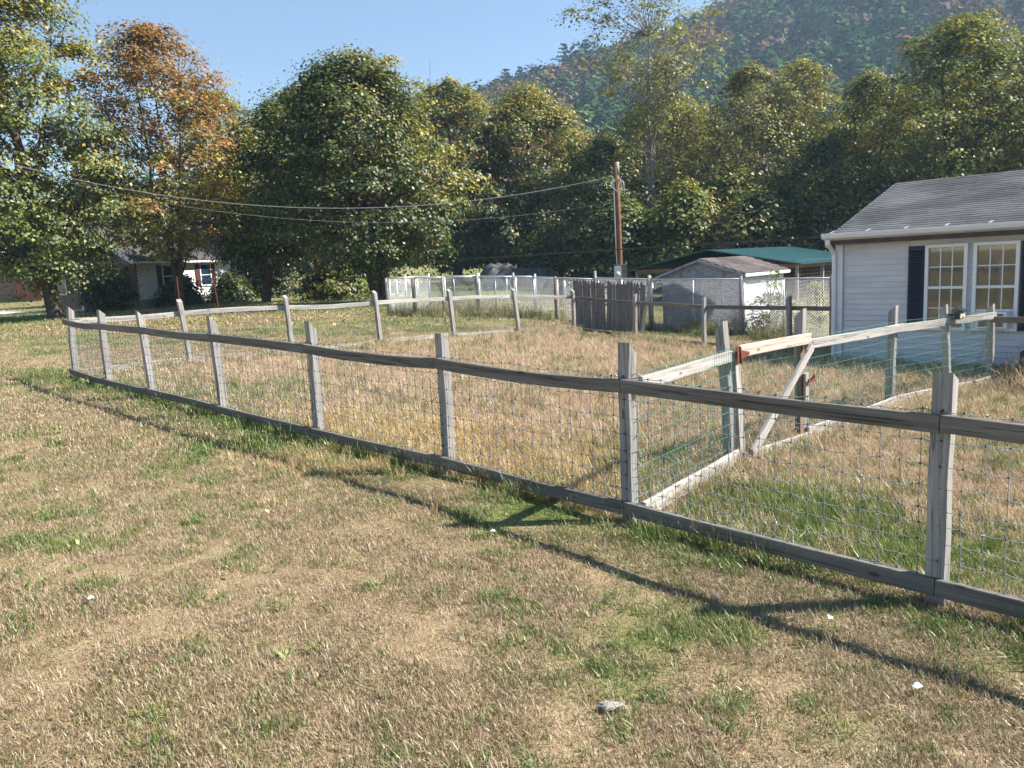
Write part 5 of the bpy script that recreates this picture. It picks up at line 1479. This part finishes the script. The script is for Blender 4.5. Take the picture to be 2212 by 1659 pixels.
sun_side_tint = lambda C_, H, R: .35 + .5 * (C_[:, 0] / R) + .3 * (C_[:, 2] / H - .5)  # lighter palette sunward and high up, sunlight put into leaf colour
make_tree('maple_tree', (-21.9, 37.8), 17.6, 5.2, 2.2, 480, 68000, .145, (GREEN, YELLOW), 'huge green and yellow maple with a thick trunk at the picture edge', G1, 1, trunk_r=.40, pal_split=topo, fork=.16, lean=(-1.6, 0), twigs=40)
make_tree('maple_tree', (-17.3, 41.3), 14.0, 4.4, 3.1, 270, 30000, .145, (YELLOW, ORANGE), 'thin orange maple with sky showing through its crown', G1, 2, trunk_r=.20, stems=3, shape='tall', pal_split=lambda C_, H, R: (C_[:, 2] / H - .2) * 1.6, hollow=.25, cs=.48, twigs=60)
make_tree('maple_tree', (-14.6, 47.0), 11.6, 4.2, 2.5, 400, 54000, .155, (DARK, GREEN), 'dark green maple with low branches right of the orange maple', G1, 3, shape='round', trunk_r=.30, pal_split=sun_side_tint, lean=(2.8, 0), twigs=30)
make_tree('maple_tree', (-6.5, 40.2), 11.7, 5.2, 2.0, 500, 68000, .145, (DARK, YELLOW), 'broad domed maple with forked trunk behind the kennel corner', G1, 4, trunk_r=.36, stems=3, pal_split=lambda C_, H, R: .05 + .55 * (C_[:, 0] / R) + .5 * (C_[:, 2] / H - .45), fork=.2, lean=(-.7, 0), twigs=40)  # yellower clumps on right and top, sunlight put into leaf colour
make_tree('maple_tree', (-4.4, 70.5), 17.0, 7.2, 2.0, 380, 46000, .22, (DARK, YELLOW), 'tall green maple beside the tarpaulin covered pile', G1, 5, trunk_r=.5, shape='round', pal_split=topo, cs=.7)
make_tree('maple_tree', (2.6, 72.0), 16.8, 7.0, 1.8, 370, 45000, .22, (DARK, YELLOW), 'tall yellow green maple right of the tarpaulin covered pile', G1, 6, trunk_r=.5, shape='round', pal_split=topo, cs=.7)
make_tree('maple_tree', (-22.0, 63.0), 15.6, 3.6, 7.0, 140, 14000, .20, (GREEN, OLIVE), 'green tree top showing between the orange maple and the dark maple', G1, 7, trunk_r=.25, shape='tall', cs=.6)
make_tree('maple_tree', (-13.8, 58.0), 14.6, 4.0, 5.0, 150, 16000, .20, (DARK, GREEN), 'rounded green tree behind the broad domed maple', G1, 8, trunk_r=.3, cs=.65)
# dim trees far behind the white house
for i, (x, y, h_, lab) in enumerate(((-58, 92, 10.5, 'dark distant tree above the red outbuilding'), (-44, 95, 9.5, 'dark distant tree behind the brick gable'), (-33, 93, 10.0, 'dark distant tree behind the white house roof'), (-24, 96, 10.5, 'dark distant tree beyond the white house far end'))):
    make_tree('distant_tree', (x, y), h_, 6.0, .5, 90, 7000, .5, (DARK, GREY), lab, None, 60 + i, cs=1.2, shape='dome')
# the wood on the right
WOOD = [
    # x, y, H, R, z0, nclus, nleaf, pals, shape, label, bark, stems
    (7.6, 60, 11.5, 3.6, 1.0, 130, 11000, (DARK, GREEN), 'tall', 'dark green tree just left of the utility pole', 'bark', 1),
    (5.8, 84, 14.5, 3.0, 1.0, 90, 5500, (PURPLE, DARK), 'tall', 'purplish thinning tree right of the tall maples', 'bark', 1),
    (11.3, 60, 23.0, 3.9, 11.5, 78, 5600, (OLIVE, GREY), 'vase', 'very tall thin tree standing above the wood against the sky', 'bark_pale', 1),
    (14.6, 64, 15.5, 3.6, 1.5, 110, 8000, (OLIVE, GREY), 'tall', 'slim olive tree right of the very tall thin tree', 'bark_pale', 2),
    (18.8, 60, 16.8, 4.4, 1.5, 170, 12500, (OLIVE, GREY), 'tall', 'greyish tree with bare twigs at the middle of the wood', 'bark_pale', 3),
    (23.2, 61, 17.0, 3.7, 1.5, 130, 9500, (YELLOW, OLIVE), 'tall', 'yellow green tree above the green roofed pen', 'bark_pale', 2),
    (26.8, 58, 15.2, 3.6, 1.5, 130, 9500, (OLIVE, DARK), 'tall', 'dull olive tree left of the house roof peak', 'bark', 2),
    (29.5, 51, 17.2, 4.8, 1.5, 210, 16500, (GREEN, YELLOW), 'round', 'large yellow green tree above the house roof', 'bark', 2),
    (36.0, 52, 17.0, 4.5, 1.5, 170, 13000, (OLIVE, YELLOW), 'round', 'olive and yellow tree above the right end of the house roof', 'bark', 2),
    (35.5, 44, 15.8, 3.2, 2.0, 80, 6000, (ORANGE, GREY), 'tall', 'brownish thinning tree at the right picture edge', 'bark_pale', 1),
    (44.0, 47, 17.5, 5.2, 1.0, 130, 10000, (GREEN, OLIVE), 'round', 'green tree beyond the right picture edge', 'bark', 1),
    (14.0, 80, 17.0, 4.4, 1.0, 110, 8000, (DARK, OLIVE), 'tall', 'dark tree deep in the wood behind the very tall thin tree', 'bark', 1),
    (26.0, 76, 17.5, 5.0, 1.0, 120, 9000, (DARK, OLIVE), 'round', 'dark tree deep in the wood behind the pen', 'bark', 1),
    (38.0, 68, 18.0, 5.5, 1.0, 120, 9000, (DARK, GREEN), 'round', 'dark tree deep in the wood behind the house', 'bark', 1),
    (17.0, 70, 15.5, 4.6, 1.0, 130, 9000, (OLIVE, YELLOW), 'tall', 'olive tree filling the gap right of the slim olive tree', 'bark_pale', 2),
    (30.5, 64, 15.5, 4.8, 1.0, 130, 9000, (OLIVE, YELLOW), 'round', 'olive tree filling the gap left of the large yellow green tree', 'bark', 2),
    (33.0, 57, 15.0, 4.4, 1.0, 130, 9000, (OLIVE, GREEN), 'round', 'green tree between the two trees above the house roof', 'bark', 2),
    (9.5, 72, 13.5, 4.2, 1.0, 120, 8500, (OLIVE, DARK), 'round', 'olive tree behind the utility pole top', 'bark', 1),
    (21.0, 52, 10.0, 3.6, .8, 130, 10000, (DARK, GREEN), 'round', 'low dark tree directly behind the pen roof', 'bark', 1),
    (33.0, 46, 10.5, 3.5, .8, 130, 10000, (DARK, YELLOW), 'round', 'low leafy tree directly behind the house ridge', 'bark', 1),
]
for i, (x, y, H_, R_, z0_, nc_, nl_, pl, shp, lab, bk_, st_) in enumerate(WOOD):
    make_tree('wood_tree', (x, y), H_ if H_ > 20 else H_ * .93, R_ * 1.28, z0_, int(nc_ * 2.0), int(nl_ * 1.9), .175 if y < 70 else .27, pl, lab, G2, 100 + i, shape=shp, bark=bk_, stems=st_, cs=.55, hollow=.12, trunk_r=.2 + .004 * H_, twigs=90 if bk_ == 'bark_pale' else 30)
for i, (x, y, H_, R_, pl, lab) in enumerate((
        (8.2, 54, 5.5, 2.8, (DARK, GREEN), 'dark shrub left of the utility pole foot'), (12.2, 53, 6.8, 3.2, (GREEN, YELLOW), 'yellow flecked shrub right of the utility pole'),
        (16.5, 51, 6.0, 3.2, (DARK, YELLOW), 'dark shrub behind the pen roof edge'), (16.2, 56, 8.2, 3.0, (OLIVE, GREEN), 'taller olive shrub right of the utility pole top'),
        (25.5, 49, 6.5, 3.2, (DARK, OLIVE), 'dark shrub between the pen and the house'), (28.5, 45, 6.0, 2.8, (OLIVE, YELLOW), 'olive shrub behind the house gutter corner'),
        (4.5, 66, 5.0, 3.0, (DARK, OLIVE), 'dark shrub right of the far maple trunks'), (38.0, 44, 7.0, 3.5, (DARK, OLIVE), 'dark shrub behind the right end of the house'))):
    make_tree('shrub', (x, y), H_, R_, .05, 110, 9000, .24, pl, lab, G3, 140 + i, shape='dome', cs=.6, hollow=.3, trunk_r=.07, stems=3, parts=('stems', 'foliage'), cat='shrub')
# garden shrubs
for i, (x, y, H_, R_, pl, lab) in enumerate((
        (-23.2, 45.4, 2.2, 1.1, (DARK, DARK), 'dark vase shaped shrub in front of the brick gable'), (-20.2, 48.4, 1.25, 0.95, (DARK, DARK), 'dark rounded shrub below the first window of the white house'),
        (-18.5, 52.2, 1.35, 1.1, (DARK, DARK), 'dark rounded shrub along the white wall behind the tilted stake'), (-16.8, 56.6, 2.3, 1.4, (DARK, DARK), 'largest dark shrub at the far end of the white wall'),
        (-10.2, 47.0, 2.0, 2.0, (GREEN, OLIVE), 'loose green bush on the lawn left of the broad maple'))):
    make_tree('garden_shrub', (x, y), H_, R_, .02, 90, 8000, .17, pl, lab, G4 if i < 4 else None, 160 + i, shape='dome' if i else 'vase', cs=.33, hollow=.5, trunk_r=.05, stems=4, parts=('stems', 'foliage'), cat='shrub')
make_tree('weedy_bush', (7.35, 21.35), 1.05, .75, .02, 60, 2200, .07, (GREEN, OLIVE), 'leafy weed bush growing against the sunlit shed wall', None, 170, shape='dome', cs=.16, hollow=.3, trunk_r=.015, stems=4, parts=('stems', 'foliage'), cat='bush')
make_tree('weedy_bush', (9.1, 22.6), .95, .5, .02, 30, 900, .06, (GREEN, YELLOW), 'thin green weed beside the house corner and pen wire', None, 171, shape='dome', cs=.14, hollow=.3, trunk_r=.012, stems=3, parts=('stems', 'foliage'), cat='bush')
# white pines on the skyline
def pine(x, y, H_, seed, label):
    r = np.random.default_rng(seed); z = float(base_terr(x, y) + hill_h(np.array(x), np.array(y)))
    p = thing('pine_tree', (x, y, z), label, 'pine tree', 'pines along the ridge')
    tube_obj('trunk', [(x, y, z - 1), (x, y, z + H_ * .6), (x, y, z + H_)], [.5, .3, .05], 'bark', p, 6)
    C_, N_, S_ = [], [], []
    for t_ in np.arange(.25, 1.0, .10):
        for a_ in np.arange(0, 6.28, 1.25):
            a2 = a_ + t_ * 17 + r.normal(0, .3); L = H_ * (.34 * (1.05 - t_) ** .7) * r.uniform(.35, 1.35)
            for q in np.linspace(.15, 1, 14):
                for e in range(2):
                    C_.append((math.cos(a2) * L * q + r.normal(0, .25), math.sin(a2) * L * q + r.normal(0, .25), H_ * t_ + L * q * .18 + r.normal(0, .22)))
    C_ = np.array(C_); n = len(C_)
    V, F = quads(C_, np.array([0, 0, 1.0]) + r.normal(0, .5, (n, 3)), r.uniform(.5, 1.0, n), r)
    col_ = np.repeat(np.c_[np.array([(.03, .06, .03)]) * r.uniform(.7, 1.4, (n, 1)), np.ones(n)], 4, 0)
    place('crown', np_mesh('crown', V, F, 'needle', color=col_), p, Matrix.Translation(Vector((x, y, z))))
for i, (x, y, h_, lab) in enumerate(((-14, 398, 15, 'lowest pine on the skyline right of the tall maples'), (5, 396, 17, 'pair of pine tops midway along the lower ridge, left one'), (12, 398, 15, 'pine just right of the highest pine on the lower ridge'),
                                     (34, 396, 18, 'pine on the ridge directly left of the very tall thin tree'), (44, 394, 17, 'pine on the ridge hidden partly by the very tall thin tree'))):
    pine(x, y, h_, 200 + i, lab)

# ================================================================== SMALL THINGS IN THE GRASS
def lump(name, x, y, sx, sy, sz, mat, label, cat, seed, group=None):
    r = np.random.default_rng(seed); V = []; Fs = []
    nu, nv = 10, 6
    for j in range(nv + 1):
        ph = j / nv * math.pi * .5
        for i in range(nu):
            a_ = i / nu * 6.283; k = 1 + .25 * math.sin(3 * a_ + seed) + r.normal(0, .09)
            V.append((math.cos(a_) * math.cos(ph) * sx * k, math.sin(a_) * math.cos(ph) * sy * k, math.sin(ph) * sz * (1 + r.normal(0, .1)) + .02))
    for j in range(nv):
        for i in range(nu):
            Fs.append((j * nu + i, j * nu + (i + 1) % nu, (j + 1) * nu + (i + 1) % nu, (j + 1) * nu + i))
    o_ = place(name, me(name, V, Fs, mat), None, Matrix.Translation(Vector((x, y, tz(x, y)))))
    return tag(o_, label, cat, group)
lump('stone', .33, 2.92, .05, .026, .022, 'stone_pale', 'flat pale stone half buried in the mown lawn', 'stone', 1)
def scrap(x, y, s_, rz_, label):
    V = [(-s_, -s_ * .6, .05), (s_ * .2, -s_ * .7, .052), (s_, -s_ * .4, .046), (s_ * .9, s_ * .5, .055), (0, s_ * .6, .058), (-s_ * .9, s_ * .5, .048), (-.1 * s_, 0, .055)]
    Fs = [(0, 1, 6), (1, 2, 6), (2, 3, 6), (3, 4, 6), (4, 5, 6), (5, 0, 6)]
    V2 = V + [(x_, y_, z_ - .003) for (x_, y_, z_) in V]; F2 = Fs + [tuple(i + 7 for i in reversed(f)) for f in Fs] + [(i, i + 7, (i + 1) % 6 + 7, (i + 1) % 6) for i in range(6)]
    o_ = place('paper_scrap', me('paper_scrap', V2, F2, 'paper_white'), None, Matrix.Translation(Vector((x, y, tz(x, y)))) @ Matrix.Rotation(rz_, 4, 'Z'))
    tag(o_, label, 'paper scrap', 'bits of paper in the grass')
scrap(1.62, 2.98, .022, .4, 'white paper scrap nearest the bottom right of the lawn')
scrap(1.52, 3.62, .020, 1.4, 'white paper scrap beside the long rail shadow')
scrap(1.02, 3.93, .018, 2.2, 'white paper scrap at the joint of post and rail shadows')
scrap(-.18, 4.95, .018, .2, 'white paper scrap left of the forked shadow')
scrap(-2.35, 4.0, .018, 1.0, 'white paper scrap alone on the open lawn')

# ================================================================== HAZE
hz = bpy.data.meshes.new('haze')
x0, x1, y0, y1, z0, z1 = -475, 475, -65, 515, -4, 195
hv = [(x, y, z) for x in (x0, x1) for y in (y0, y1) for z in (z0, z1)]
hz.from_pydata(hv, [], [(0, 1, 3, 2), (4, 6, 7, 5), (0, 4, 5, 1), (2, 3, 7, 6), (0, 2, 6, 4), (1, 5, 7, 3)])
mt, t = new_mat('haze')
pv = N(t, 'ShaderNodeVolumePrincipled'); pv.inputs['Color'].default_value = (0.50, 0.74, 1.0, 1); pv.inputs['Density'].default_value = 0.00042
pv.inputs['Anisotropy'].default_value = 0.2
o_ = N(t, 'ShaderNodeOutputMaterial'); t.links.new(pv.outputs[0], o_.inputs['Volume'])
hz.materials.append(mt)
ho = bpy.data.objects.new('haze', hz); COL.objects.link(ho); tag(ho, 'thin blue haze in the air over the valley', 'haze', kind='stuff')
